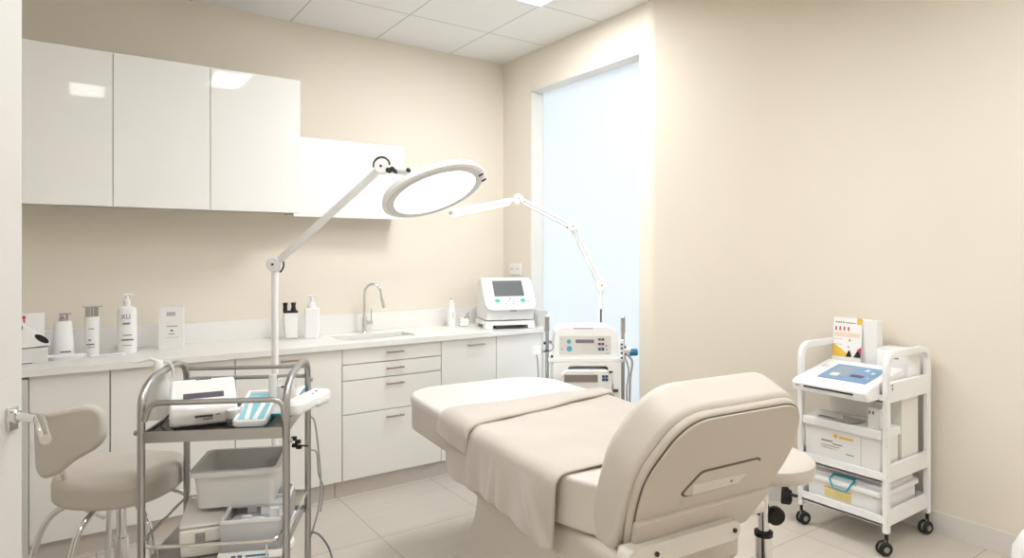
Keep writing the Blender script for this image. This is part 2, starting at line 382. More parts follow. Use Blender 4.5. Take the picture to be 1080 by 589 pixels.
# worktop with sink cut-out, upstand and side splash
t = thing('worktop', 'long white stone worktop with low upstand along the back wall', 'worktop', (1.2, 3.9, .882))
SX0, SX1, SY0, SY1 = 1.36, 1.86, 3.80, 4.02
b = B(); XE = XW - .002
for q in ((XL + .002, SX0, 3.645, YB - .001), (SX1, XE, 3.645, YB - .001), (SX0, SX1, 3.645, SY0), (SX0, SX1, SY1, YB - .001)): box(b, *q, .884, ZT)
bmesh.ops.remove_doubles(b, verts=b.verts, dist=1e-5)
obj('slab', b, m_top, t, True)
b = B(); box(b, XL + .002, XE, YB - .021, YB - .001, ZT, 1.038, .002); obj('upstand', b, m_top, t, True)
b = B(); box(b, XE - .02, XE, 3.60, YB - .022, .90, 1.038, .002); obj('side_splash', b, m_top, t, True)
b = B()
for q in ((SX0 - .004, SX0, SY0, SY1), (SX1, SX1 + .004, SY0, SY1), (SX0, SX1, SY0 - .004, SY0), (SX0, SX1, SY1, SY1 + .004)): box(b, *q, .74, .886)
box(b, SX0, SX1, SY0, SY1, .735, .741)
tag(obj('sink_basin', b, m_top, None, True), 'shallow white undermount sink set in the worktop', 'sink')
# tap
fp = Vector((1.615, 4.085, ZT)); t = thing('kitchen_tap', 'tall chrome gooseneck tap behind the sink', 'tap', fp)
b = B(); lathe(b, [(0, 0), (.026, 0), (.026, .006), (.018, .01), (.018, .10), (.014, .108), (0, .108)], 24); obj('base', b, m_chrome, t)
b = B(); tx = Vector((.9, -.45, 0)).normalized()
arc = [(0, 0, .10), (0, 0, .26)] + [tuple(tx * (.055 - .055 * math.cos(a)) + UP * (.26 + .065 * math.sin(a))) for a in [PI * k / 10 for k in range(1, 10)]] + [tuple(tx * .112 + UP * .24), tuple(tx * .128 + UP * .17)]
tube(b, arc, .0095, 14); tube(b, [tuple(tx * .117 + UP * .22), tuple(tx * .130 + UP * .165)], .0125, 14); obj('spout', b, m_chrome, t)
b = B(); cyl(b, (0, 0, .07), tuple(tx * .055 + UP * .07), .014, 16, .003); tube(b, [tuple(tx * .045 + UP * .075), tuple(tx * .047 + UP * .16)], .004, 8); obj('lever', b, m_chrome, t)

# ------------------------------------------------------------------ things on the worktop
def facing(p):   # frame at p: x to the photo's right, y up, z towards the eye
    d = Vector((p[0], p[1], 0)).normalized(); r = Vector((d.y, -d.x, 0)); return frame(p, r, UP)
def yaw_of(p): return -math.atan2(p[0], p[1])
def mm(px, py, z): return atZ(px, py, z)
# rounded bottles: yaw so that local -y looks at the eye
def bottle_base(px, Y): 
    r = ray(px, 372); p = O + r * (Y / r.y); return Vector((p.x, p.y, ZT))
p = bottle_base(66.5, 4.00); t = thing('pump_bottle', 'tapered white pump bottle with short chrome pump, right of the brochure tray', 'bottle', p, yaw_of(p))
b = B(); lathe(b, [(0, 0), (.045, 0), (.048, .004), (.046, .08), (.038, .180), (.034, .186), (0, .186)], 28, sx=1, sy=.7); obj('body', b, m_white2, t)
b = B(); lathe(b, [(0, .184), (.013, .184), (.013, .200), (.006, .206), (.006, .222), (0, .222)], 16, T(-.004, 0, 0)); box(b, -.016, .038, -.007, .007, .219, .228, .003); box(b, .012, .022, -.006, .006, .186, .221, .002); box(b, -.014, -.006, -.006, .006, .186, .221, .002); obj('pump', b, m_steel, t)
b = B(); marks(b, frame((0, -.0330, 0), (1, 0, 0), (0, 0, 1)), [(-.012, .034, .032, 9, .12, .006)], t=.001); obj('label_print', b, m_ink, t)
p = bottle_base(97, 4.0); t = thing('pump_bottle', 'slim white cylindrical bottle with wide chrome double pump head', 'bottle', p, yaw_of(p))
t.scale = (.95, .95, 1.26)
b = B(); lathe(b, [(0, 0), (.033, 0), (.035, .003), (.035, .158), (.033, .160), (0, .160)], 28); obj('body', b, m_white2, t)
b = B(); box(b, -.031, -.008, -.012, .012, .160, .204, .002); box(b, .008, .030, -.012, .012, .160, .204, .002); box(b, -.006, .006, -.008, .008, .160, .205, .002); box(b, -.046, .050, -.011, .011, .200, .207, .003); obj('pump', b, m_steel, t)
for z, x0, x1, n, h in ((.112, -.016, .010, 5, .003), (.066, -.016, -.004, 2, .006), (.048, -.025, .012, 9, .005), (.036, -.020, .014, 8, .002)): b = marks(B(), frame((0, -.0355, 0), (1, 0, 0), (0, 0, 1)), [(x0, x1, z, n, .15, h)], t=.001); obj('label_print', b, m_ink, t)
p = bottle_base(134, 3.98); t = thing('pump_bottle', 'tall white lotion bottle with printed front and white pump, beside the white card box', 'bottle', p, yaw_of(p))
t.scale = (1, 1, 1.13)
b = B(); lathe(b, [(0, 0), (.042, 0), (.046, .004), (.046, .200), (.040, .214), (.022, .222), (.014, .226), (0, .226)], 30, sy=.75); obj('body', b, m_white2, t)
b = B(); lathe(b, [(0, .222), (.016, .222), (.016, .250), (.007, .256), (.007, .276), (0, .276)], 18); box(b, -.016, .030, -.007, .007, .272, .281, .004); obj('pump', b, m_white2, t)
text('brand_print', 'XLI', .030, m_ink, t, T(-.027, -.0345, .165) @ Matrix.Rotation(PI / 2, 4, 'X'), world=False)
for z, x0, x1, n, h in ((.142, -.020, .014, 4, .008), (.088, -.018, .022, 9, .004), (.066, -.026, .030, 12, .007), (.04, -.02, .022, 9, .0025)): b = marks(B(), frame((0, -.0350, 0), (1, 0, 0), (0, 0, 1)), [(x0, x1, z, n, .15, h)], t=.001); obj('label_print', b, m_ink, t)
p = bottle_base(181, 4.02); t = thing('card_box', 'upright white product box with small dark logo, standing against the upstand', 'box', p, yaw_of(p) - .12)
b = B(); box(b, -.062, .062, -.022, .022, 0, .235, .002); obj('carton', b, m_paper, t)
b = B(); Mx = frame((0, -.0222, 0), (1, 0, 0), (0, 0, 1)); marks(b, Mx, [(-.022, .022, .196, 6, .12, .022)]); obj('grey_stamp', b, m_inkl, t)
b = B(); marks(b, Mx, [(-.020, .032, .128, 9, .15, .004), (-.012, .018, .085, 5, .15, .004), (-.026, .040, .066, 12, .2, .0015)])
lathe(b, [(0, 0), (.006, 0), (.006, .0008), (0, .0008)], 14, Mx @ T(.003, .104, 0)); obj('printed_mark', b, m_ink, t)
# brochure tray with shoe-cut white carton, at the far left
p = Vector((-.165, 3.90, ZT)); t = thing('brochure_tray', 'white open carton with black oval print beside the open door', 'box', p, yaw_of(p))
b = B(); prism(b, [(-.085, 0), (.060, 0), (.072, .004), (.070, .075), (-.085, .075)], -.05, .05, .004, M=frame((0, 0, 0), (1, 0, 0), (0, 0, 1))); obj('tray', b, m_bin, t)
b = B(); prism(b, poly_round([(-.09, .078), (.0, .078), (.080, .084), (.078, .10), (.02, .155), (-.02, .190), (-.05, .225), (-.09, .225)], .012), -.04, .045, .006, M=frame((0, -.004, 0), (1, 0, 0), (0, 0, 1))); obj('folded_leaflet', b, m_paper, t)
b = B(); el = [(.034 * math.cos(a), .014 * math.sin(a)) for a in [2 * PI * k / 24 for k in range(24)]]
prism(b, el, 0, .0015, M=frame((.046, -.0492, .118), (.8, 0, -.62), (.62, 0, .8))); obj('black_oval_print', b, m_inkb, t)
b = B(); prism(b, [(q[0] * .9, q[1] * 1.0) for q in el], 0, .0015, M=frame((-.048, -.0492, .192), (.55, 0, -.84), (.84, 0, .55))); obj('black_oval_print', b, m_inkb, t)
b = B(); box(b, -.09, .058, .052, .056, .0, .238, .001, M=Matrix.Rotation(-.05, 4, 'X')); obj('leaflet', b, m_paper, t)
b = B(); Mx = Matrix.Rotation(-.05, 4, 'X') @ frame((0, .0515, 0), (1, 0, 0), (0, 0, 1)); box(b, -.026, -.020, .13, .215, -.0004, .0008, M=Mx); lathe(b, [(0, 0), (.008, 0), (.008, .001), (0, .001)], 12, Mx @ T(-.024, .220, 0)); obj('pink_print', b, m_pink, t)
# small dishes and bits in front of the bottles
p = mm(70, 379, ZT); t = thing('soap_dish', 'low white oval dish in front of the tapered pump bottle', 'dish', p, yaw_of(p))
b = B(); lathe(b, [(0, .003), (.055, .003), (.070, .018), (.078, .021), (.080, .018), (.062, 0), (0, 0)], 32, sx=1.1, sy=.5); obj('dish', b, m_white2, t)
b = B(); prism(b, rrect(-.055, .085, -.022, .022, .012), .006, .021, .006, M=RZ(.10)); obj('white_tool', b, m_white, t)
p = mm(114, 376, ZT); t = thing('instrument_case', 'slim flat white instrument case lying before the slim bottle', 'case', p, yaw_of(p) + .10)
b = B(); prism(b, rrect(-.078, .078, -.016, .016, .008), 0, .012, .003); obj('case', b, m_white2, t)
b = B(); box(b, -.062, .062, -.0164, -.0155, .005, .0075); obj('slot', b, m_inkl, t)
p = mm(124, 372, ZT); t = thing('silver_ornament', 'little silver knobbly clip leaning by the tall lotion bottle', 'clip', p, 0)
b = B(); random.seed(3)
for k in range(9):
    q = Vector((random.uniform(-.022, .022), random.uniform(-.006, .006), .010 + random.uniform(0, .024))); r = random.uniform(.007, .010)
    tt = B(); bmesh.ops.create_icosphere(tt, subdivisions=2, radius=r); merge(b, tt, Matrix.Translation(q))
tube(b, [(-.034, 0, .004), (-.018, 0, .012), (0, 0, .02)], .003, 6); obj('knobs', b, m_chrome, t)
p = mm(27, 384, ZT); t = thing('remote_control', 'flat white gadget lying at the far left end of the worktop', 'gadget', p, yaw_of(p))
b = B(); prism(b, rrect(-.05, .032, -.028, .028, .02), 0, .014, .005); obj('casing', b, m_white, t)
b = B(); box(b, -.02, .026, -.0285, -.0275, .003, .007); obj('slot', b, m_dark, t)
# black-topped dispenser and white pump bottle beside the lamp post
p = bottle_base(307, 4.03); t = thing('glass_dispenser', 'square white dispenser with two black nozzles on its black lid', 'dispenser', p, yaw_of(p))
b = B(); box(b, -.036, .036, -.028, .028, .012, .168, .004); obj('body', b, m_white2, t)
b = B(); box(b, -.042, .040, -.032, .032, 0, .012, .003); tube(b, [(-.047, -.030, .158), (-.040, -.034, .08), (-.030, -.034, .004)], .0035, 8); obj('stand', b, m_chrome, t)
b = B(); box(b, -.046, .040, -.03, .03, .166, .178, .002); lathe(b, [(0, 0), (.018, 0), (.012, .03), (.016, .052), (0, .052)], 16, T(.014, 0, .176)); lathe(b, [(0, 0), (.014, 0), (.012, .03), (.016, .052), (0, .052)], 16, T(-.034, 0, .176)); obj('lid', b, m_black, t)
p = bottle_base(329, 4.03); t = thing('pump_bottle', 'plain square white soap bottle with pump, right of the black-lidded dispenser', 'bottle', p, yaw_of(p))
b = B(); prism(b, rrect(-.044, .044, -.032, .032, .012), 0, .188, .006); obj('body', b, m_white2, t)
b = B(); lathe(b, [(0, .186), (.026, .186), (.024, .205), (.014, .222), (.010, .226), (.010, .262), (0, .262)], 20); box(b, -.022, .036, -.009, .009, .258, .270, .004); obj('pump', b, m_white, t)
# slim white bottle and little boxed thing by the monitor
p = bottle_base(476, 4.06); t = thing('spray_bottle', 'slim white bottle with tiny dark tip, left of the small clipped box', 'bottle', p, yaw_of(p)); t.scale = (1, 1, 1.22)
b = B(); lathe(b, [(0, 0), (.030, 0), (.031, .003), (.031, .07), (.024, .12), (.014, .155), (.006, .162), (0, .162)], 24); obj('body', b, m_white2, t)
b = B(); lathe(b, [(0, .160), (.005, .160), (.005, .168), (0, .168)], 10); obj('tip', b, m_grey, t)
b = B(); box(b, .010, .014, -.031, -.029, .05, .09); obj('side_print', b, m_inkl, t)
p = bottle_base(489.5, 4.03); t = thing('clip_box', 'small white box with metal clips left of the monitor device', 'box', p, yaw_of(p))
b = B(); box(b, -.034, .034, -.025, .025, .004, .062, .005); obj('body', b, m_white2, t)
b = B()
for q in ((-.036, 0, .012), (-.034, 0, .034), (-.036, 0, .052), (.010, 0, .066), (.028, 0, .078), (.034, 0, .066), (.020, 0, .088), (.030, 0, .098)):
    box(b, q[0] - .005, q[0] + .005, -.027, -.014, q[2] - .004, q[2] + .004, .001)
tube(b, [(.0, -.02, .06), (.02, -.02, .085), (.034, -.02, .065)], .0025, 6); obj('clips', b, m_grey, t)
# monitor device on the worktop
p = Vector((2.592, 3.855, ZT)); t = thing('monitor_device', 'white tabletop monitor device with grey screen and mint buttons on the worktop', 'medical device', p, -.30)
W2 = .165; t.scale = (1.12, 1.12, 1.15)
b = B()
prism(b, rrect(-W2, W2, -.13, .13, .02), .022, .048, .005)
for sx in (-1, 1):
    for y0 in (-.13, .07): box(b, sx * W2 - (.05 if sx > 0 else 0), sx * W2 + (.05 if sx < 0 else 0), y0, y0 + .06, 0, .03, .006)
obj('stand', b, m_white2, t)
b = B(); prof = poly_round([(-.125, 0), (.12, 0), (.12, .230), (.03, .255), (-.018, .236), (-.128, .080)], [.006, .006, .03, .03, .03, .02])
Mp = frame((-W2 + .01, 0, .054), (0, 1, 0), (0, 0, 1)); prism(b, prof, 0, 2 * W2 - .02, .012, 3, M=Mp); obj('body', b, m_white, t)
b = B()  # front bezel plate on the sloping face
sl0 = Vector((0, -.134, .138)); sl1 = Vector((0, -.022, .292)); ud = (sl1 - sl0).normalized(); Ms = frame(sl0 + Vector((0, -.004, 0)), (1, 0, 0), ud)
SL = (sl1 - sl0).length
prism(b, rrect(-W2 - .002, W2 + .002, -.028, SL + .018, (.03, .03, .05, .05)), -.004, .010, .006, M=Ms); obj('bezel', b, m_white2, t)
prism(bb := B(), rrect(-W2 + .020, W2 - .020, -.012, SL + .004, (.02, .02, .035, .035)), .009, .0112, .001, M=Ms); obj('control_film', bb, m_ringgrey, t)
b = B(); prism(b, rrect(-.098, .098, .068, SL - .010, .003), .010, .0130, .0005, M=Ms); obj('screen', b, m_screen, t)
for x in (-.085, .082): b = B(); lathe(b, [(0, .011), (.017, .011), (.016, .014), (0, .014)], 20, Ms @ T(x, .036, 0), sy=.75); obj('button', b, m_mint, t)
b = B(); marks(b, Ms @ T(0, 0, .0112), [(-.006, .006, .048, 1, 0, .005), (-.022, -.010, .032, 1, 0, .002), (.012, .03, .034, 1, 0, .002), (-.04, -.03, .012, 1, 0, .003), (.01, .02, .014, 1, 0, .003), (.108, .122, .030, 2)]); obj('panel_print', b, m_ink, t)
b = B(); marks(b, frame((0, -.1265, .112), (1, 0, 0), (0, 0, 1)), [(-.005, .042, 0, 7, .12, .006)], t=.002); obj('maker_print', b, m_inkb, t)
b = B(); box(b, -.09, .07, -.128, -.05, .003, .021); obj('base_slot', b, m_dark, t)

# ------------------------------------------------------------------ treatment bed (own axes: +y to the foot end)
BL = Vector((1.63, 1.30, 0)); BR = -math.radians(5)
bed = thing('treatment_bed', 'beige upholstered treatment bed with raised backrest in the middle of the room', 'treatment bed', BL, BR)
HW = .412; ZB = .76
b = B(); prism(b, rrect(-HW, HW, .92, 1.64, (.20, .20, .02, .02), 10), .595, ZB - .004, .045, 5, r0=.07); obj('foot_cushion', b, m_leather, bed)
b = B(); prism(b, poly_round([(-.27, -.02), (.27, -.02), (HW + .005, .28), (HW + .005, .915), (-HW - .005, .915), (-HW - .005, .30), (-.36, .10)], [.03, .03, .15, .02, .02, .15, .12], 8), .60, ZB, .035, 5, r0=.02); obj('seat_cushion', b, m_leather, bed)
b = B(); prism(b, [(-HW + .035, -.02), (.12, -.02), (.20, .25), (HW - .035, .45), (HW - .035, 1.02), (-HW + .035, 1.02)], .47, .597, .03, 3); obj('lower_frame', b, m_shell, bed)
# pedestal: flared base
b = B(); pr = spline([(1.02, .468), (1.00, .40), (1.06, .26), (1.18, .12), (1.30, .035), (1.33, .0)], 5)
pr = [(q.x, q.y) for q in [Vector((a[0], a[1], 0)) for a in [(q[0], q[1]) for q in spline([(1.02, .468, 0), (1.00, .40, 0), (1.05, .28, 0), (1.16, .13, 0), (1.27, .04, 0), (1.30, 0, 0)], 5)]]]
outl = pr + [(.18, 0), (.22, .2), (.30, .468)]
prism(b, outl, -.30, .30, .03, 4, M=frame((0, 0, 0), (0, 1, 0), (0, 0, 1))); obj('pedestal', b, m_shell2, bed)
b = B(); prism(b, rrect(-.18, .18, -.14, .22, .03), 0.0, .12, .02); box(b, -.05, .05, -.02, .12, .1, .47); obj('lift_column', b, m_dark, bed)
b = B(); tube(b, fillet([(.12, -.02, .44), (.16, -.10, .25), (.22, -.20, .03), (.34, -.20, .022)], .08), 0, sq=(.09, .05)); obj('support_arm', b, m_shell2, bed)
# backrest: own plane, x across, y up along the rest, z towards the sitter (foot end)
tl = math.radians(65)
Mb = Matrix.Translation((-.03, -.005, .62)) @ Matrix(((1, 0, 0, 0), (0, -math.cos(tl), math.sin(tl), 0), (0, math.sin(tl), math.cos(tl), 0), (0, 0, 0, 1)))
def rest_outline(g=0., top=.448, lo=0.):
    pts = [(-.300 - lo * .3, -.05 - lo), (.205, -.02 - lo), (.272, .14), (.295, .26), (.235, top), (-.265, top), (-.350, .26), (-.342, .14)]
    return poly_round([(x * (1 - g / .35), y * (1 - g / .3) + g * .8) for x, y in pts], [.05, .05, .2, .12, .20, .20, .12, .2], 8)
b = B(); prism(b, rest_outline(lo=.05), .012, .155, .050, 6, M=Mb, r0=.02); bk = obj('backrest_cushion', b, m_leather, bed)
b = B(); prism(b, rest_outline(.012), -.012, .014, .008, 3, M=Mb, r0=.012); sh = obj('backrest_shell', b, m_shell, bed)
b = B(); prism(b, rest_outline(.020), -.014, -.0115, .0008, 1, M=Mb); 
obj('shell_seam', b, m_seam, bed)
b = B(); prism(b, rest_outline(.024), -.021, -.0125, .004, 2, M=Mb, r0=.006); pn = obj('back_panel', b, m_shell, bed)
b = B(); prism(b, poly_round([(-.285, -.03), (.180, -.02), (.238, .105), (-.315, .105)], .02), -.034, -.012, .006, 3, M=Mb); obj('lower_panel', b, m_shell, bed)
# grip recess
gp = [(-.150, .165), (.125, .165), (.155, .215), (.185, .255), (.10, .245), (-.125, .245), (-.185, .175)]
gp = [(-.15, .158), (.065, .158), (.095, .196), (.130, .236), (.112, .246), (-.12, .244), (-.172, .172)]
b = B(); prism(b, poly_round([(x * 1.015, .195 + (y - .195) * 1.04) for x, y in gp], .014), -.0240, -.0200, .001, 1, M=Mb); g1 = obj('grip_rim', b, m_seam, bed)
b = B(); prism(b, poly_round([(x * .97, .195 + (y - .195) * .92) for x, y in gp], .014), -.0255, -.0205, .0015, 2, M=Mb); obj('grip_cover', b, m_shell, bed)
b = B(); prism(b, poly_round([(-.130, .163), (.060, .163), (.084, .198), (-.145, .203)], .008), -.028, -.021, .001, 1, M=Mb); obj('grip_opening', b, m_shell2, bed, label='cream grip opening')
b = B(); cyl(b, Mb @ Vector((.02, .184, -.024)), Mb @ Vector((.02, .184, -.031)), .004, 10); obj('grip_button', b, m_grey, bed)
# hinge arm with bolts
b = B(); tube(b, [(-.355, -.055, .605), (.04, -.055, .605)], 0, sq=(.058, .045))
cyl(b, (.04, -.078, .605), (.04, -.032, .605), .029, 20, .004); cyl(b, (-.355, -.078, .605), (-.355, -.032, .605), .029, 20, .004)
obj('hinge_arm', b, m_shell2, bed)
for x in (-.275, .037): b = B(); cyl(b, (x, -.0845, .607), (x, -.079, .607), .007, 12); obj('hinge_bolt', b, m_dark, bed)
b = B(); cyl(b, (-.345, -.01, .60), (-.31, -.01, .60), .02, 20, .004); obj('hinge_barrel', b, m_shell2, bed)
b = B(); cyl(b, (.16, -.01, .62), (.24, -.01, .62), .022, 20, .004); obj('hinge_barrel', b, m_shell2, bed)

# sheet on the foot end (thin cloth following the cushion)
def cloth(parent_frame, x0f, x1f, ys, prof, thick, name, m, label, cat, group=None, noise=None):
    pass
def grid_bm(P, close=False):
    t = B(); V = [[t.verts.new(q) for q in row] for row in P]
    for i in range(len(V) - 1):
        for j in range(len(V[0]) - 1): t.faces.new((V[i][j], V[i][j + 1], V[i + 1][j + 1], V[i + 1][j]))
    return t
def cloth_obj(name, P, m, thick, label, cat, sub=1):
    Mw = WM[bed.name]; P = [[Mw @ Vector(q) for q in row] for row in P]
    bm = grid_bm(P); o = obj(name, bm, m, None, True, sharp=180)
    md = o.modifiers.new('thickness', 'SOLIDIFY'); md.thickness = thick; md.offset = 0
    if sub: sb = o.modifiers.new('smooth', 'SUBSURF'); sb.levels = sub; sb.render_levels = sub
    return tag(o, label, cat)
b = B(); prism(b, rrect(-HW - .006, HW + .006, .90, 1.645, (.205, .205, .02, .02), 12), ZB - .030, ZB + .004, .028, 4, r0=0, M=WM[bed.name]); 
# keep only a skin: drop the bottom face
for f in [f for f in b.faces if f.normal.z < -.9 and all(v.co.z < ZB - .02 for v in f.verts)]: b.faces.remove(f)
tag(obj('bed_sheet', b, m_sheet, None, True), 'smooth off-white fitted sheet on the foot end of the treatment bed', 'bed sheet')

def across(hw, zt, drop_l, drop_r, r=.045, n=10, m=26):
    """cross profile from the left hem over the top to the right hem: list of (x, z, hang 0..1, side)"""
    L = []
    for k in range(n): t = k / n; L.append((-hw, zt - r - drop_l * (1 - t), 1 - t, -1))
    for k in range(6): a = PI / 2 * k / 6; L.append((-hw + r - r * math.cos(a), zt - r + r * math.sin(a), 0, 0))
    for k in range(m + 1): t = k / m; L.append((-hw + r + (2 * hw - 2 * r) * t, zt, 0, 0))
    for k in range(1, 7): a = PI / 2 * k / 6; L.append((hw - r + r * math.sin(a), zt - r + r * math.cos(a), 0, 0))
    for k in range(1, n + 1): t = k / n; L.append((hw, zt - r - drop_r * t, t, 1))
    return L
def hem(y):  # depth of the hanging flap along the bed
    return .188 + .006 * math.sin(y * 5 + 1)
P = []
NY = 90; y0, y1 = .205, 1.03
for i in range(NY + 1):
    v = i / NY; y = y0 + (y1 - y0) * v; row = []
    for (x, z, h, sd) in across(HW + .014, ZB + .010, hem(y), .12):
        yy = y
        if sd == -1:
            amp = h ** .8
            x += -amp * (.016 * (.5 + .5 * math.sin(17 * y + 1.5 * math.sin(5 * y) + .5 * h)) + .005 * math.sin(41 * y + 2 * math.sin(9 * y))) - .006 * amp
            x += -.022 * math.exp(-((y - (.40 - .16 * h)) / .022) ** 2) * amp * 1.1 - .014 * math.exp(-((y - (.60 + .03 * h)) / .02) ** 2) * amp
            if v > .93: z += .05 * ((v - .93) / .07) ** 2 * h
            yy += .012 * h * math.sin(6 * y)
        elif sd == 1: x += .012 * h * math.sin(20 * y)
        else:
            z += .0025 * math.sin(9 * x + 13 * y) * math.sin(7 * y - 4 * x) + .002 * math.sin(23 * x + 5 * y)
            z = max(z, ZB + .007 if abs(x) < HW - .04 else z)
        if v < .12: yy += .035 * (1 - v / .12) * (1 - min(1, (abs(x) / HW) ** 6)) * 0
        row.append((x, yy, z))
    P.append(row)
blk = cloth_obj('blanket', P, m_blanket, .008, 'taupe velour blanket spread over the bed and hanging down its left side', 'blanket')
# the turned-back fold: doubled cloth lying on the blanket
P = []
for i in range(21):
    v = i / 20
    row = []
    for (x, z, h, sd) in across(HW + .030, ZB + .030, .085, .05, m=24, n=6):
        f = (x + HW) / (2 * HW); f = max(0, min(1, f))
        ya = .80 + .20 * f ** 1.1 + (.02 * h if sd == -1 else 0); yb = 1.075 + .0 * f
        y = ya + (yb - ya) * v
        e = min(v, 1 - v); z2 = z - .012 * max(0, 1 - e / .16) ** 2 * (1 if sd == 0 else 0)
        z2 += .003 * math.sin(14 * x + 6 * y)
        xx = x - (.010 * h * math.sin(14 * y) if sd == -1 else 0)
        if sd == -1: z2 += .03 * h * v
        row.append((xx, y, z2))
    P.append(row)
WM[blk.name] = Matrix.Translation(blk.location)
Mw = WM[bed.name]; fo = obj('turned_back_fold', grid_bm([[Mw @ Vector(q) for q in row] for row in P]), m_blanket, blk, True, sharp=180)
md = fo.modifiers.new('thickness', 'SOLIDIFY'); md.thickness = .016; md.offset = 0; sb = fo.modifiers.new('smooth', 'SUBSURF'); sb.levels = 1; sb.render_levels = 1

# ------------------------------------------------------------------ round stool behind the backrest
sp = Vector((2.27, 1.53, 0)); t = thing('round_stool', 'cream round stool on a chrome column behind the backrest, before the white trolley', 'stool', sp, 0)
b = B(); lathe(b, [(0, .575), (.15, .575), (.178, .583), (.190, .605), (.188, .635), (.168, .652), (.10, .660), (0, .661)], 40); obj('seat', b, m_leather, t)
b = B(); lathe(b, [(0, .56), (.08, .56), (.09, .574), (0, .574)], 24); obj('seat_plate', b, m_dark, t)
b = B(); cyl(b, (0, 0, .30), (0, 0, .565), .021, 20); cyl(b, (0, 0, .08), (0, 0, .33), .032, 20, .003); obj('column', b, m_chrome, t)
b = B(); lathe(b, [(0, .325), (.035, .325), (.036, .343), (.024, .348), (0, .348)], 20); obj('collar', b, m_black, t)
kp = sp + RT * .055 + UP * .42
b = B(); cyl(b, sp + RT * .045 + UP * .405 - FW * .02, sp + RT * .045 + UP * .405 + FW * .012, .036, 20, .006); obj('adjust_knob', b, m_black, t, True)
b = B(); cyl(b, sp - RT * .055 + UP * .43, sp - RT * .0 + UP * .41, .012, 12, .003); tube(b, [sp + RT * .03 + UP * .535, sp + RT * .095 + UP * .535, sp + RT * .115 + UP * .548], .006, 8); obj('lift_lever', b, m_black, t, True)
for k in range(5):
    a = 2 * PI * k / 5 + .35; d = Vector((math.cos(a), math.sin(a), 0))
    b = B(); tube(b, [d * .02 + UP * .10, d * .14 + UP * .088, d * .25 + UP * .07], [.018, .015, .011], 10); lg = obj('leg', b, m_chrome, t)
    b = B(); q = d * .25; cyl(b, q + UP * .05, q + UP * .075, .009, 8)
    for sgn in (-1, 1): c0 = q + Vector((-d.y, d.x, 0)) * .006 * sgn + UP * .026; cyl(b, c0, c0 + Vector((-d.y, d.x, 0)) * .014 * sgn, .026, 16, .003)
    obj('caster', b, m_black, lg)

# ------------------------------------------------------------------ white three-shelf trolley on the right
A0, A1, E0, E1 = 3.20, 3.658, 1.495, 1.955     # X and Y limits
t = thing('white_trolley', 'white metal three-shelf trolley on black casters by the right wall', 'trolley', ((A0 + A1) / 2, (E0 + E1) / 2, 0)); trol = t
def side_frame(y):
    b = B(); pts = fillet([(A0 + .018, y, .105), (A0 + .018, y, .958), (A1 - .012, y, .958), (A1 - .012, y, .105)], .075, 8)
    tt = B(); rings = []
    # flat bar 36 x 26 swept in the plane of the frame
    for i, p in enumerate(pts):
        d = (Vector(pts[min(i + 1, len(pts) - 1)]) - Vector(pts[max(i - 1, 0)])).normalized(); nrm = d.cross(Vector((0, 1, 0))); w = .017; h = .013
        rings.append([tt.verts.new(Vector(p) + nrm * a * w + Vector((0, 1, 0)) * c * h) for a, c in ((1, 1), (-1, 1), (-1, -1), (1, -1))])
    for a, c in zip(rings, rings[1:]):
        for k in range(4): tt.faces.new((a[k], a[(k + 1) % 4], c[(k + 1) % 4], c[k]))
    tt.faces.new(rings[0]); tt.faces.new(rings[-1]); bmesh.ops.recalc_face_normals(tt, faces=tt.faces)
    bmesh.ops.bevel(tt, geom=[e for e in tt.edges if len(e.link_faces) == 2 and e.calc_face_angle(0) > 1.0], offset=.004, segments=2, affect='EDGES')
    return merge(b, tt)
for y in (E0 + .013, E1 - .013): obj('side_frame', side_frame(y), m_white2, t, True)
for (zf0, zf1, zs1) in ((.727, .768, .823), (.343, .392, .425), (.137, .185, .205)):
    b = B(); box(b, A0 + .004, A1 - .004, E0 + .02, E1 - .02, zf0, zf0 + .012)
    box(b, A0 + .004, A0 + .016, E0 + .02, E1 - .02, zf0, zf1, .003); box(b, A1 - .016, A1 - .004, E0 + .02, E1 - .02, zf0, zf1 + .02, .003)
    for y0, y1 in ((E0 + .018, E0 + .026), (E1 - .026, E1 - .018)): box(b, A0 + .02, A1 - .02, y0, y1, zf0, zs1, .003)
    obj('shelf', b, m_white2, t, True)
for za, zb in ((.727, .823), (.345, .425), (.137, .205)): b = B(); box(b, A0 + .034, A1 - .026, E0 + .005, E0 + .019, za, zb, .002); obj('side_panel', b, m_white2, t, True)
def caster(q, t, ang=0):
    b = B(); cyl(b, q + UP * .062, q + UP * .108, .008, 10); d = Vector((math.cos(ang), math.sin(ang), 0)); a = Vector((-d.y, d.x, 0)); c = q + d * .012 + UP * .034
    for sg in (-1, 1): cyl(b, c + a * .006 * sg, c + a * .021 * sg, .034, 22, .005)
    cs = obj('caster', b, m_black, t, True)
    b = B(); cyl(b, c - a * .0055, c + a * .0055, .026, 18)
    for sg in (-1, 1): cyl(b, c + a * .0205 * sg, c + a * .0225 * sg, .014, 16)
    prism(b, rrect(-.010, .010, -.004, .004, .002), .0, .022, .001, M=Matrix.Translation(q + UP * .052)); obj('hub', b, m_grey, cs, True)
for x, y, an in ((A0 + .018, E0 + .013, 2.6), (A0 + .018, E1 - .013, -.4), (A1 - .012, E0 + .013, 2.9), (A1 - .012, E1 - .013, 1.)): caster(Vector((x, y, 0)), t, an)
b = B(); box(b, 3.17, 3.21, 1.985, 2.03, .13, .17, .01); box(b, 3.18, 3.2, 1.95, 2.0, .145, .155); prism(b, poly_round([(-.03, 0), (.02, 0), (.03, .03), (.01, .09), (-.025, .10)], .01), -.012, .012, .004, M=facing((3.19, 2.01, .09))); obj('brake_lever', b, m_black, t, True)
b = B()
for z in (.75, .60, .52, .37): box(b, A0 + .005, A0 + .012, E0 + .003, E0 + .007, z, z + .012)
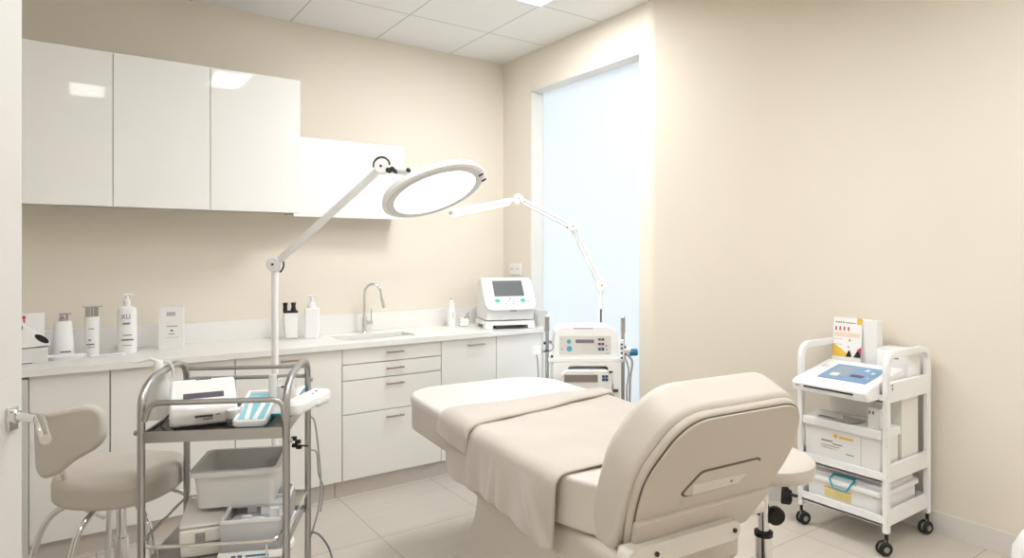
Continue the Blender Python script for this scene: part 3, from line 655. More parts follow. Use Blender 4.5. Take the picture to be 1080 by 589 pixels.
marks(b, frame((0, E0 - .0003, 0), (1, 0, 0), (0, 0, 1)), [(A0 + .045, A0 + .053, .812, 1, 0, .010), (A0 + .045, A0 + .053, .795, 1, 0, .010)], t=.001)
obj('fixing_holes', b, m_dark, t, True)
# console on the top shelf
ZS = .740
tc = thing('treatment_console', 'white sloped control console with blue touch panel on top of the white trolley', 'medical device', (3.27, 1.725, ZS))
pf = poly_round([(3.095, ZS + .001), (3.47, ZS + .001), (3.47, ZS + .122), (3.44, ZS + .127), (3.11, ZS + .062), (3.085, ZS + .045)], [.008, .006, .01, .02, .02, .01])
b = B(); Mc = frame((0, 1.915, 0), (1, 0, 0), (0, 0, 1)); prism(b, pf, 0, .380, .012, 3, M=Mc); obj('casing', b, m_white2, tc, True)
sl = Vector((.33, 0, .065)).normalized(); Mc2 = frame((3.11, 1.905, ZS + .0625), (0, -1, 0), sl)   # x along the front to the right, y up the slope
if Mc2.to_3x3().col[2].z < 0: pass
b = B(); prism(b, [(.080, .055), (.325, .055), (.325, .275), (.080, .275)], 0.0005, .0025, M=Mc2); obj('touch_panel', b, m_bluep, tc, True, label='blue touch panel')
b = B(); prism(b, rrect(.105, .195, .10, .25, .004), .0024, .0032, M=Mc2); obj('grey_field', b, m_inkl if False else mat('panel_grey_field', s(150, 165, 182), .4), tc, True)
b = B(); box(b, .215, .275, .12, .15, .0024, .0045, M=Mc2); obj('dark_key', b, m_purple, tc, True)
b = B()
for q in ((.12, .16, .10, .14), (.285, .300, .19, .21), (.30, .306, .12, .13), (.245, .262, .215, .24)): box(b, *q, .0024, .004, M=Mc2)
obj('white_key', b, m_paper, tc, True)
b = B(); lathe(b, [(0, 0), (.022, 0), (.020, .004), (0, .004)], 24, Mc2 @ T(.04, .22, 0)); obj('dial', b, m_ringgrey, tc, True)
b = B(); box(b, 3.0845, 3.088, 1.60, 1.85, ZS + .026, ZS + .034); obj('front_slot', b, m_dark, tc, True)
b = B(); marks(b, frame((3.0855, 1.905, ZS + .03), (0, -1, 0), (0, 0, 1)), [(.01, .035, .0, 3, .2, .004)], t=.001); obj('maker_print', b, m_ink, tc, True)
# white display box with leaflet, on the trolley behind the console
q0 = Vector((3.555, 1.90, ZS)); t = thing('display_box', 'tall white carton behind the leaflet on the white trolley', 'box', (3.56, 1.77, ZS + .013))
b = B(); box(b, 3.535, 3.60, 1.705, 1.83, ZS + .001, 1.085, .002); obj('carton', b, m_paper, t, True)
ry = .12
tl_ = thing('leaflet', 'standing leaflet with red figures and yellow corners on the white trolley', 'leaflet', (3.50, 1.86, ZS), 0)
Mw = frame((3.485, 1.925, ZS + .02), (.10, -1, 0), (.10, 0, 1)); LW, LH = .150, .335
b = B(); box(b, 0, LW, 0, LH, -.003, 0, .0008, M=Mw); sh = obj('card', b, m_paper, tl_, True)
b = B(); prism(b, [(0, .12), (0, .145), (0, .19), (.05, .16), (.095, .125), (.095, .12)], 0, .0008, M=Mw); obj('yellow_print', b, m_yellow, tl_, True)
b = B(); box(b, LW - .026, LW, LH - .035, LH, 0, .0008, M=Mw); obj('yellow_corner', b, m_yellow, tl_, True)
b = B(); box(b, .008, LW - .012, .228, .252, 0, .0008, M=Mw); obj('peach_band', b, m_peach, tl_, True)
b = B(); 
for k in range(4): box(b, .010 + .022 * k, .019 + .022 * k, .262, .284, 0, .0008, M=Mw)
obj('red_figures', b, m_red, tl_, True)
b = B(); marks(b, Mw, [(.012, .062, .308, 4, .4, .008), (.062, .118, .306, 9, .2, .005), (.0, .05, .215, 8, .15, .0015), (.0, .05, .185, 8, .15, .0015), (.085, .092, .212, 1, 0, .012), (.078, .088, .175, 1, 0, .005)]); obj('small_print', b, m_ink, tl_, True)
b = B(); prism(b, [(LW, .13), (LW - .024, .14), (LW - .020, .165), (LW, .178)], 0, .0009, M=Mw); obj('magenta_print', b, m_purple if False else m_pink, tl_, True)
b = B()
for x, w_ in ((.072, .030), (.112, .038)): prism(b, [(x, .122), (x + w_, .122), (x + w_ * .75, .15), (x + w_ * .5, .158)], 0.001, .004, M=Mw)
obj('black_shapes', b, m_black, tl_, True)
# printer-like white box at the back right of the top shelf
t = thing('label_printer', 'low white boxy unit at the back right corner of the trolley top', 'device', (3.56, 1.60, ZS + .013))
b = B(); prism(b, rrect(3.50, 3.64, 1.53, 1.70, .02), ZS + .001, ZS + .205, .012); obj('casing', b, m_white2, t, True)
b = B(); box(b, 3.51, 3.63, 1.54, 1.69, ZS + .205, ZS + .214, .004); obj('lid', b, m_white, t, True)
b = B(); marks(b, frame((3.4995, 1.69, ZS + .165), (0, -1, 0), (0, 0, 1)), [(.045, .11, 0, 7, .15, .006)], t=.0012); obj('maker_print', b, m_ink, t, True)
# middle shelf
ZM = .356
t = thing('storage_box', 'white lidded box with yellow logo on the middle shelf of the white trolley', 'box', (3.30, 1.75, ZM))
b = B(); prism(b, rrect(3.225, 3.40, 1.535, 1.925, .010), ZM + .0, .552, .004, r0=.004); bx = obj('box', b, m_white, t, True)
b = B(); prism(b, rrect(3.205, 3.41, 1.525, 1.932, .015), .548, .590, .008, r0=.003); obj('lid', b, m_white2, t, True)
Mf = frame((3.2245, 1.925, ZM), (0, -1, 0), (0, 0, 1))
b = B(); lathe(b, [(0, 0), (.011, 0), (.011, .0008), (0, .0008)], 12, Mf @ T(.165, .155, 0)); marks(b, Mf, [(.185, .255, .153, 6, .12, .012)]); obj('yellow_print', b, m_yellow, t, True)
b = B(); marks(b, Mf, [(.09, .15, .122, 8, .15, .006), (.15, .20, .112, 6, .2, .005), (.09, .185, .098, 14, .2, .003), (.09, .17, .086, 12, .2, .002), (.22, .26, .075, 5, .2, .004)]); obj('small_print', b, m_ink, t, True)
b = B(); box(b, 3.224, 3.2255, 1.63, 1.632, ZM + .01, ZM + .18); obj('corner_fold', b, m_inkl, t, True)
t = thing('white_carton', 'large plain white carton behind the lidded box on the middle trolley shelf', 'box', (3.52, 1.70, ZM))
b = B(); box(b, 3.42, 3.60, 1.53, 1.90, ZM + .0, .715, .003); obj('carton', b, m_front, t, True)
t = thing('binder', 'narrow white file box with a dark latch at the side of the middle shelf', 'file box', (3.30, 1.60, .59))
b = B(); box(b, 3.23, 3.30, 1.545, 1.60, .591, .69, .002); obj('body', b, m_white2, t, True)
b = B()
for y in (1.592, 1.575): box(b, 3.2285, 3.231, y - .003, y + .003, .66, .675)
obj('corner_marks', b, m_dark, t, True)
t = thing('papers', 'small pile of loose papers on the lidded box of the middle shelf', 'paper', (3.30, 1.78, .5905))
for k, (x, y, a, tilt) in enumerate(((3.29, 1.79, .25, 0), (3.28, 1.76, -.1, .0), (3.30, 1.80, .5, .12))):
    b = B(); box(b, -.06, .06, -.10, .09, 0, .002, M=T(x, y, .5915 + .004 * k) @ RZ(a) @ Matrix.Rotation(tilt, 4, 'X')); obj('sheet', b, m_paper if k != 1 else m_inkl, t, True)
# bottom shelf bin
ZL = .150
t = thing('storage_bin', 'white lidded bin with teal clip and yellow label on the bottom trolley shelf', 'bin', (3.40, 1.73, ZL))
b = B(); prism(b, rrect(3.228, 3.60, 1.54, 1.915, .02), ZL, .272, .006); obj('bin', b, m_white, t, True)
b = B(); prism(b, rrect(3.215, 3.615, 1.528, 1.926, .025), .262, .286, .004); prism(b, rrect(3.245, 3.60, 1.55, 1.905, .02), .284, .306, .008, r0=0); obj('lid', b, m_white2, t, True)
Mf = frame((3.2275, 1.915, ZL), (0, -1, 0), (0, 0, 1))
b = B(); tube(b, fillet([(3.26, 1.785, .303), (3.212, 1.785, .292), (3.208, 1.765, .248), (3.208, 1.695, .248), (3.212, 1.672, .292), (3.26, 1.672, .303)], .012), .0045, 8); box(b, 3.235, 3.262, 1.672, 1.785, .304, .311, .002); obj('clip', b, m_teal, t, True)
b = B(); box(b, .095, .235, .082, .092, 0, .0008, M=Mf); obj('yellow_print', b, m_yellow, t, True)
b = B(); box(b, .098, .235, .040, .076, 0, .0006, M=Mf); obj('label', b, m_yelloww, t, True)

# ------------------------------------------------------------------ device stand between bed and window (faces the eye)
Fd = frame((0, 0, 0), RT, UP)
def dev(px, py, d): return atD(px, py, d)
dD = 3.60; oD = atD(617, 267, dD); oD.z = 0
ds = thing('device_stand', 'white rolling stand with two steel poles between bed and frosted window', 'device stand', oD, -TH)
# local axes: x right, y away from the eye, z up ; k metres per pixel
k = dD / FOC
def lx(px): return (px - 617) * k
def lz(py): return EYE - (py - CY) * k
b = B(); box(b, lx(578), lx(657), -.02, .24, lz(382), lz(377), .004); box(b, lx(584), lx(652), 0, .22, lz(424), lz(419), .004)
obj('shelf', b, m_white2, ds)
b = B()
prism(b, poly_round([(lx(583), lz(382)), (lx(583), .12), (lx(590), .12), (lx(590), lz(405)), (lx(600), lz(386)), (lx(640), lz(386)), (lx(646), lz(405)), (lx(646), .12), (lx(654), .12), (lx(654), lz(382))], .012), -.24, .02, .004, M=frame((0, 0, 0), (1, 0, 0), (0, 0, 1)))
obj('cabinet_frame', b, m_white2, ds)
b = B(); box(b, lx(578), lx(658), -.02, .24, .07, .125, .015); obj('base', b, m_white2, ds)
for x in (lx(583), lx(653)):
    for y in (.02, .20):
        b = B(); cyl(b, (x - .012, y, .035), (x + .012, y, .035), .034, 18, .004); obj('caster', b, m_black, ds)
for nm, px, ptop in (('pole', 577, 333), ('pole', 657, 334)):
    b = B(); xx = lx(px); cyl(b, (xx, 0, .12), (xx, 0, lz(ptop + 16)), .010, 12); cyl(b, (xx, 0, lz(ptop + 18)), (xx, 0, lz(ptop)), .013, 12, .006); obj(nm, b, m_steel, ds)
for px, py, q in ((577, 370.5, .013), (657, 366, .014), (657, 374, .014), (574.3, 362, .006), (580.5, 361, .006), (582, 376, .006)): b = B(); xx = lx(px); box(b, xx - q, xx + q, -.020, .014, lz(py) - .006, lz(py) + .006, .002); obj('pole_clamp', b, m_dark, ds)
b = B(); tube(b, spline([(lx(580), -.02, lz(361)), (lx(583), -.03, lz(364)), (lx(582), -.03, lz(368)), (lx(578), -.02, lz(371)), (lx(574), -.02, lz(371)), (lx(572), -.02, lz(369.5))]), .003, 6); obj('wire_loop', b, m_grey, ds)
b = B(); tube(b, spline([(lx(657), -.02, lz(372)), (lx(662), -.03, lz(390)), (lx(660), -.03, lz(410)), (lx(661), -.02, lz(440)), (lx(660), -.02, .3)]), .005, 8); tube(b, spline([(lx(659), -.02, lz(372)), (lx(666), -.02, lz(381)), (lx(664), -.02, lz(400)), (lx(663), -.02, lz(440)), (lx(662), -.02, .25)]), .006, 8); obj('hose', b, m_cable, ds)
b = B(); cyl(b, (lx(657), -.02, lz(369)), (lx(662), -.02, lz(369)), .010, 12); cyl(b, (lx(661), -.02, lz(369)), (lx(664), -.02, lz(369)), .018, 14); obj('cup_bracket', b, m_white, ds)
b = B(); cyl(b, (lx(663), -.02, lz(371.5)), (lx(671.5), -.02, lz(371)), .020, 18, .003); obj('cup', b, m_bluedark, ds, label='blue round handpiece cap')
b = B(); box(b, lx(654), lx(657.5), -.03, 0, lz(380), lz(358), .004); obj('bracket_plate', b, m_white, ds)
b = B()
for k2, py in enumerate((362, 366, 371, 376)): box(b, lx(653.5), lx(656), -.034, -.029, lz(py + 1.6), lz(py), .001)
obj('bracket_marks', b, m_navy, ds)
# small white holder left of the left pole
b = B(); box(b, lx(562), lx(571), -.02, .02, lz(374), lz(365.5), .004); obj('accessory_holder', b, m_white2, ds)
b = B(); tube(b, spline([(lx(566), 0, lz(374)), (lx(567), 0, lz(382)), (lx(568), 0, lz(400)), (lx(569), 0, lz(430)), (lx(572), 0, .35)]), .004, 6); tube(b, [(lx(571), 0, lz(371)), (lx(577), 0, lz(371))], .005, 6); obj('holder_cable', b, m_cable, ds)
# upper device
ud_ = thing('therapy_unit', 'white domed therapy unit with blue buttons and violet display on the stand', 'medical device', oD + UP * lz(377), -TH)
z0 = lz(377)
b = B(); W = lx(652.3)
prism(b, poly_round([(lx(583.5), .001), (lx(652.5), .001), (lx(650.5), lz(349.5) - z0), (lx(644), lz(345) - z0), (lx(592), lz(345) - z0), (lx(586), lz(350) - z0)], [.006, .006, .03, .05, .05, .03]), -.22, .0, .012, 4, M=frame((0, 0, 0), (1, 0, 0), (0, 0, 1))); obj('casing', b, m_white2, ud_)
Mq = frame((0, -.0005, -z0), (1, 0, 0), (0, 0, 1))
b = B(); prism(b, rrect(lx(590), lx(644.5), lz(374.5), lz(354.5), .003), 0, .002, M=Mq); obj('control_film', b, m_paneltint, ud_)
b = B(); prism(b, rrect(lx(607), lx(626.5), lz(362), lz(358.3), .001), .0018, .004, M=Mq); obj('display', b, m_lcd, ud_)
for px, py, r in ((600, 360.5, .013), (600.5, 368, .016)): b = B(); lathe(b, [(0, .0018), (r, .0018), (r * .9, .006), (0, .006)], 18, Mq @ T(lx(px), lz(py), 0)); obj('button', b, m_blue, ud_)
b = B()
for py, in ((358.2,), (363,)):
    for px in (632.3, 635.8): box(b, lx(px) - .008, lx(px) + .007, lz(py) - .006, lz(py) + .006, .0018, .004, M=Mq)
obj('purple_keys', b, m_purple, ud_)
b = B()
for px in (632.3, 635.8): box(b, lx(px) - .008, lx(px) + .007, lz(368.5) - .008, lz(368.5) + .008, .0018, .004, M=Mq)
obj('grey_keys', b, m_navy, ud_)
b = B(); marks(b, Mq @ T(0, 0, .002), [(lx(592.3), lx(593.3), lz(368.5), 1, 0, .007), (lx(639), lx(640), lz(365), 1, 0, .009), (lx(639), lx(643), lz(373), 3, .2, .003), (lx(592), lx(593), lz(358), 1, 0, .004), (lx(639), lx(641), lz(369), 1, 0, .004)]); obj('small_print', b, m_ink, ud_)
b = B(); prism(b, rrect(lx(605), lx(625.5), lz(347.3), lz(346), .002), 0, .0015, M=Mq); obj('maker_plate', b, m_inkl, ud_)
# lower device
ld = thing('lower_unit', 'white boxy unit with grey display slot under the domed therapy unit', 'medical device', oD + UP * lz(419), -TH)
z1 = lz(419)
b = B(); prism(b, poly_round([(lx(591), .001), (lx(645), .001), (lx(645), lz(394) - z1), (lx(640), lz(389.5) - z1), (lx(597), lz(389.5) - z1), (lx(591), lz(394) - z1)], .012), -.20, .035, .008, 3, M=frame((0, 0, 0), (1, 0, 0), (0, 0, 1))); obj('casing', b, m_white, ld)
Mq = frame((0, -.0355, -z1), (1, 0, 0), (0, 0, 1))
b = B(); prism(b, rrect(lx(594.5), lx(629.5), lz(402), lz(394.3), .003), 0, .003, M=Mq); obj('display', b, mat('warm_grey_display', s(140, 130, 122), .35), ld)
b = B()
for px in (635.5, 639): 
    for py in (396, 399.5): box(b, lx(px) - .008, lx(px) + .007, lz(py) - .007, lz(py) + .007, 0, .004, M=Mq)
obj('blue_keys', b, m_navy, ld)
for q in ((lx(646), lx(651), -.034, -.02, lz(412.5) - z1, lz(410) - z1), (lx(641), lx(645), -.045, -.03, lz(392) - z1, lz(390.5) - z1)): b = B(); box(b, *q, .001); obj('latch', b, m_dark, ld)
# ------------------------------------------------------------------ arm lamp by the window
def joint(bm, p, r, h, ax=None): ax = ax or -FW; cyl(bm, p - ax * h / 2, p + ax * h / 2, r, 22, .003)
dW = 3.84
wl = thing('window_lamp', 'white jointed arm lamp with slim glowing head in front of the window', 'lamp', atD(633.5, 267, dW) * 1 - UP * 1.45 + UP * 0.0)
wp = lambda px, py, d=dW: atD(px, py, d)
base = Vector((wp(633.5, 267).x, wp(633.5, 267).y, 0))
b = B(); cyl(b, base, base + UP * .03, .10, 24, .006); tube(b, [base + UP * .03, Vector((base.x, base.y, wp(633.5, 302).z))], .013, 14); obj('post', b, m_white2, wl, True)
b = B(); box(b, -.005, .004, -.018, -.012, wp(633, 340).z, wp(633, 326).z, M=Matrix.Translation((base.x, base.y, 0)) @ RZ(-TH)); obj('post_slot', b, m_dark, wl, True)
j1, j2, j3 = wp(633.5, 301), wp(603.5, 239.5, 3.82), wp(546.5, 210, 3.80)
for a, c in ((j1, j2), (j2, j3)):
    b = B(); dirv = (c - a).normalized(); side = dirv.cross(FW).normalized()
    for sg in (-1, 1): tube(b, [a + side * .010 * sg, c + side * .010 * sg], .0075, 10)
    obj('arm', b, m_white2, wl, True)
for p, r in ((j1, .034), (j2, .026), (j3, .030)): b = B(); joint(b, p, r, .036); obj('joint', b, m_white2, wl, True)
b = B()
for p, dx, dz in ((j1, .004, 0), (j2, .004, .004), (j3, .006, .002), (j3, .014, -.022), (j2, -.03, -.004)): c = p + RT * dx + UP * dz; cyl(b, c - FW * .018, c - FW * .0215, .005, 8)
obj('screws', b, m_grey, wl, True)
hA, hB = wp(540, 212.5, 3.80), wp(474, 225.5, 3.72)
b = B(); Mh = frame((hA + hB) / 2, hB - hA, FW); HL = (hB - hA).length
prism(b, rrect(-HL / 2, HL / 2, -.05, .05, .03), -.018, .012, .008, M=Mh); obj('head', b, m_white2, wl, True)
b = B(); zs = 1 if Mh.to_3x3().col[2].z < 0 else -1
q = (.012, .0175) if zs > 0 else (-.0235, -.018)
prism(b, rrect(-HL / 2 + .02 if True else 0, HL / 2 - .01, -.04, .04, .02), *q, M=Mh); obj('diffuser', b, m_glow, wl, True)
# ------------------------------------------------------------------ big ring lamp
rd = 3.15; lb_ = atD(290, 267, rd); base = Vector((lb_.x, lb_.y, 0))
rl = thing('ring_lamp', 'large white round lamp on a jointed floor stand over the bed, glowing', 'lamp', base)
b = B(); lathe(b, [(0, 0), (.09, 0), (.095, .01), (.09, .028), (.03, .04), (0, .04)], 32, Matrix.Translation(base)); obj('floor_base', b, m_white2, rl, True)
j1 = atD(290, 279, rd); j2 = atD(403.5, 176, 2.86); hc = atD(459, 204, 2.62)
b = B(); tube(b, [base + UP * .03, j1], .016, 18); obj('post', b, m_white2, rl, True)
b = B(); tube(b, [j1, j2], 0, sq=(.029, .020)); obj('arm', b, m_white2, rl, True)
for p, q in ((j1, .036), (j2, .034)): b = B(); joint(b, p, q, .05); obj('joint', b, m_white2, rl, True)
b = B()
for p in (j1, j2): c = p - RT * .003; cyl(b, c - FW * .025, c - FW * .0285, .006, 10)
def arcpts(c, r, a0, a1, n=12): return [c + (RT * math.cos(math.radians(a0 + (a1 - a0) * k / n)) + UP * math.sin(math.radians(a0 + (a1 - a0) * k / n))) * r - FW * .02 for k in range(n + 1)]
tube(b, arcpts(j1, .050, -50, 15), .0045, 8); tube(b, arcpts(j2 + UP * .004, .036, 0, 195), .005, 8)
obj('springs', b, m_dark, rl, True)
# head: disc seen from below
n_ = (RT * .36 - UP * .90 - FW * .26).normalized()
R = .220
Mh = frame(hc, RT - n_ * RT.dot(n_), n_.cross(RT - n_ * RT.dot(n_)) , None); 
if Mh.to_3x3().col[2].dot(n_) < 0: Mh = frame(hc, RT - n_ * RT.dot(n_), -(n_.cross(RT - n_ * RT.dot(n_))))
b = B(); lathe(b, [(0, -.040), (.185, -.040), (.212, -.030), (R, -.012), (R, -.004), (.212, 0), (.180, .0), (.176, -.004), (0, -.004)], 72, Mh); obj('head_shell', b, m_white2, rl, True)
b = B(); lathe(b, [(.176, -.001), (.206, .0005), (.206, .0015), (.176, .0012)], 72, Mh); obj('bezel', b, m_ringgrey, rl, True)
b = B(); lathe(b, [(0, -.003), (.174, -.003), (.174, .0015), (.166, .003), (0, .003)], 72, Mh); obj('diffuser', b, m_glow, rl, True, label='glowing white diffuser')
b = B(); side = (j2 + RT * .02 - UP * .004); ent = hc + (Mh.to_3x3() @ Vector((-.12, .0, -.035)))
edge = atD(432, 184, 2.70)
tube(b, fillet([j2, atD(414, 179, 2.83), atD(430, 181, 2.74), atD(441, 184, 2.66)], .03), [.012] * 16, 12) if False else tube(b, [j2, atD(414, 180, 2.83), atD(430, 181.5, 2.74), atD(442, 184, 2.68)], [.014, .013, .017, .012], 12)
obj('head_bracket', b, m_white2, rl, True)
for px, py, d, r in ((410, 180, 2.80, .012), (414, 178.5, 2.79, .010), (417, 181, 2.78, .009), (431, 180, 2.71, .009)): b = B(); p = atD(px, py, d); cyl(b, p - FW * .012 - RT * .004 + UP * .003, p + FW * .004 + RT * .006 - UP * .003, r, 10, .002); obj('bracket_screw', b, m_dark, rl, True)
b = B(); 
for px, py in ((507.5, 184.5), (510.5, 190)): p = atD(px, py, 2.47); box(b, -.011, .009, -.004, .004, -.0035, .0035, .001, M=frame(p, RT * .8 + UP * .5, FW))
obj('head_switches', b, m_dark, rl, True)

# ------------------------------------------------------------------ steel cart at the left front
cFL = Vector((.194, 2.477, 0)); ce = Vector((.8942, -.4477, 0)); cp = Vector((.4477, .8942, 0)); CL, CW = .469, .42
cy_ = math.atan2(ce.y, ce.x)
ct = thing('steel_cart', 'brushed steel two-tier instrument cart in the left foreground', 'cart', cFL, cy_)
# local: x along the front to the right, y to the back
r = .0125
for x in (0, CL):
    b = B()
    tube(b, fillet([(x, 0, .10), (x, 0, .968), (x, .08, 1.012), (x, .32, 1.028), (x, CW, .99), (x, CW, .10)], .05, 6), r, 14); obj('side_frame', b, m_steel, ct)
b = B(); tube(b, fillet([(.012, -.006, .885), (.03, -.006, .945), (.30, -.006, .945), (CL - .012, -.006, .945), (CL - .004, -.006, .87)], .05), .0095, 12); obj('front_rail', b, m_steel, ct)
b = B()
for z in (.945, .985): tube(b, [(0, CW, z), (CL, CW, z)], .008, 10)
obj('back_rail', b, m_steel, ct)
b = B(); box(b, .010, CL - .010, -.008, CW, .828, .834)
for q in ((.010, CL - .010, -.012, -.004), (.010, CL - .010, CW - .004, CW + .004)): box(b, *q, .812, .850, .002)
for q in ((.006, .014, 0, CW), (CL - .014, CL - .006, 0, CW)): box(b, *q, .812, .850, .002)
obj('top_tray', b, m_steel, ct)
b = B(); box(b, .016, CL - .016, .002, CW - .006, .8342, .8385); obj('tray_mat', b, m_tray, ct)
b = B(); box(b, .010, CL - .010, -.008, CW, .400, .406)
for q in ((.010, CL - .010, -.012, -.004), (.010, CL - .010, CW - .004, CW + .004)): box(b, *q, .385, .415, .002)
obj('lower_tray', b, m_steel, ct)
b = B(); tube(b, fillet([(.012, .02, .49), (-.002 + .03, -.03, .47), (CL - .03, -.03, .47), (CL - .012, .02, .49)], .02), .006, 8); tube(b, [(.0, 0, .475), (0.0, CW, .475)], .005, 8); tube(b, [(CL, 0, .475), (CL, CW, .475)], .005, 8); tube(b, [(0, CW, .475), (CL, CW, .475)], .005, 8)
for x in (.06, CL - .06): tube(b, [(x, -.03, .468), (x, -.02, .41)], .004, 6)
obj('lower_rail', b, m_chrome, ct)
b = B(); cyl(b, (-.022, 0, .845), (-.01, 0, .845), .009, 12, .002); obj('screw', b, m_steel, ct)
for y, z in ((0, .80), (CW, .93)): b = B(); cyl(b, (CL + .01, y, z), (CL + .02, y, z), .009, 12, .002); obj('screw', b, m_steel, ct)
for x in (0, CL):
    for y in (0, CW):
        b = B(); cyl(b, (x - .012, y, .04), (x + .012, y, .04), .04, 20, .005); cyl(b, (x, y, .06), (x, y, .11), .009, 10); obj('caster', b, m_black, ct)
Mc_ = WM[ct.name]
def cl(x, y, z): return Mc_ @ Vector((x, y, z))
def place(x, y, z): q = cl(x, y, z); return q
TZ = .8387
# wash bottle
bp = atZ(168, 441, TZ); t = thing('wash_bottle', 'translucent white wash bottle with angled spout on the steel cart', 'bottle', bp, -TH)
b = B(); lathe(b, [(0, 0), (.040, 0), (.048, .006), (.050, .03), (.050, .055), (.040, .105), (.026, .155), (.020, .163), (.020, .190), (0, .190)], 30, sx=1.05); obj('body', b, m_milky, t)
b = B(); lathe(b, [(0, .160), (.022, .160), (.021, .195), (.012, .212), (0, .213)], 24); tube(b, [(.004, 0, .205), (-.03, 0, .218), (-.085, -.01, .205)], [.007, .006, .003], 10); obj('spout_cap', b, m_white2, t)
b = B(); tube(b, spline([(.006, 0, .205), (.035, 0, .205), (.050, 0, .185), (.052, 0, .150)]), .0045, 8); obj('tube_loop', b, m_milky, t)
# white laser-ish device
vv = thing('facial_device', 'white wedge-shaped device with dark display strip on top of the steel cart', 'medical device', cl(.15, .14, TZ), cy_ + .33)
b = B(); prof = poly_round([(-.085, .010), (.085, .004), (.10, .05), (.085, .150), (-.10, .078), (-.105, .055)], [.012, .012, .02, .025, .015, .01])
prism(b, prof, -.105, .110, .012, 4, M=frame((0, 0, 0), (0, 1, 0), (0, 0, 1))); obj('casing', b, m_white2, vv)
b = B(); prism(b, poly_round([(-.078, 0), (.08, 0), (.085, .010), (-.075, .012)], .003), -.09, .095, .003, M=frame((0, 0, 0), (0, 1, 0), (0, 0, 1))); obj('foot', b, m_black, vv)
su = Vector((0, .185, .072)).normalized(); Mt = frame((0, -.100, .0782), (1, 0, 0), su)
b = B(); prism(b, rrect(-.088, .088, .03, .165, .008), -.001, .0012, M=Mt); obj('panel', b, m_white, vv)
b = B(); prism(b, rrect(-.062, .068, .052, .085, .001), .001, .0030, M=Mt); obj('display', b, m_slate, vv)
b = B(); marks(b, Mt, [(-.02, .03, .178, 5, .15, .004)], t=.0015); marks(b, frame((0, -.1015, .045), (1, 0, 0), (0, 0, 1)), [(-.025, .03, 0, 8, .12, .007), (.04, .055, .003, 2, .2, .003), (-.0, .03, -.010, 5, .15, .003)], t=.004); obj('maker_print', b, m_dark, vv)
b = B(); tube(b, spline([Mc_.inverted() @ Vector((0, 0, 0)) * 0 + Vector((-.10, -.02, .05)), Vector((-.13, -.03, .015)), Vector((-.12, -.07, .006)), Vector((-.10, -.12, .006))]), .003, 6); obj('cable', b, m_dark, vv)
# clear cup
cpz = atZ(246, 449, TZ); t = thing('clear_cup', 'small clear plastic cup in front of the wedge-shaped device', 'cup', cpz, 0)
b = B(); lathe(b, [(0, 0), (.022, 0), (.029, .062), (.027, .062), (.020, .003), (0, .003)], 24); obj('cup', b, m_clear, t)
b = B(); lathe(b, [(0, .03), (.024, .03), (.027, .058), (0, .064)], 18); obj('cotton', b, m_paper, t)
# blue-lined instrument tray
tp = cl(.345, .13, TZ); t = thing('instrument_tray', 'small white tray with teal lining and instruments on the steel cart', 'tray', tp, cy_ + .02)
Mtl = Matrix.Rotation(math.radians(14), 4, 'X')
b = B(); prism(b, rrect(-.060, .050, -.115, .125, .02), .008, .018, .004, M=T(0, 0, .028) @ Mtl)
for q in (rrect(-.060, .050, -.115, -.105, .003), rrect(-.060, .050, .115, .125, .003), rrect(-.060, -.050, -.115, .125, .003), rrect(.040, .050, -.115, .125, .003)): prism(b, q, .014, .032, .002, M=T(0, 0, .028) @ Mtl)
obj('tray', b, m_white2, t)
b = B(); box(b, -.049, .039, -.104, .114, .018, .0205, M=T(0, 0, .028) @ Mtl); obj('lining', b, mat('teal_tint', s(150, 210, 222), .4, noise=.1, scale=30), t)
b = B(); box(b, -.052, .042, -.108, .10, .0, .009, M=T(0, 0, .004)); obj('teal_pad', b, m_teal, t)
b = B()
for x, a in ((-.028, .1), (0.012, -.05)): box(b, x - .008, x + .008, -.09, .08, .0205, .028, .003, M=T(0, 0, .028) @ Mtl @ RZ(a))
lathe(b, [(0, 0), (.02, 0), (.018, .006), (0, .006)], 16, T(-.02, .06, .065)); obj('instruments', b, m_white2, t)
# teal folder edge and translucent cylinders
t = thing('teal_folder', 'teal flat folder under the clear boxes at the right end of the cart', 'folder', cl(.405, .235, TZ), cy_ - .1)
b = B(); box(b, -.045, .045, -.10, .17, .002, .012, .002, M=T(0, 0, .028) @ Matrix.Rotation(math.radians(10), 4, 'X')); obj('cover', b, m_teal, t)
b = B(); box(b, -.043, .043, -.098, .165, .012, .014, M=T(0, 0, .028) @ Matrix.Rotation(math.radians(10), 4, 'X')); obj('page', b, m_paper, t)
cz = atZ(287.5, 425, TZ + .05); t = thing('cotton_tube', 'tall translucent white cylinder standing behind the teal-lined tray', 'container', (cz.x, cz.y, TZ + .052))
b = B(); lathe(b, [(0, 0), (.014, 0), (.015, .004), (.015, .098), (.012, .104), (0, .104)], 20); obj('tube', b, m_milky, t)
cz = atZ(301, 422, TZ + .05); t = thing('clear_box', 'clear rounded plastic box beside the translucent cylinder on the cart', 'box', (cz.x, cz.y, TZ + .055), -TH)
b = B(); prism(b, rrect(-.036, .036, -.026, .026, .012), 0, .078, .006); obj('shell', b, m_clear, t)
b = B(); prism(b, rrect(-.030, .030, -.02, .02, .01), .004, .052, .004); obj('cotton', b, m_paper, t)
b = B(); marks(b, frame((0, -.0268, .05), (1, 0, 0), (0, 0, 1)), [(-.006, .010, 0, 2, .1, .006)], t=.001); obj('print', b, m_inkb, t)
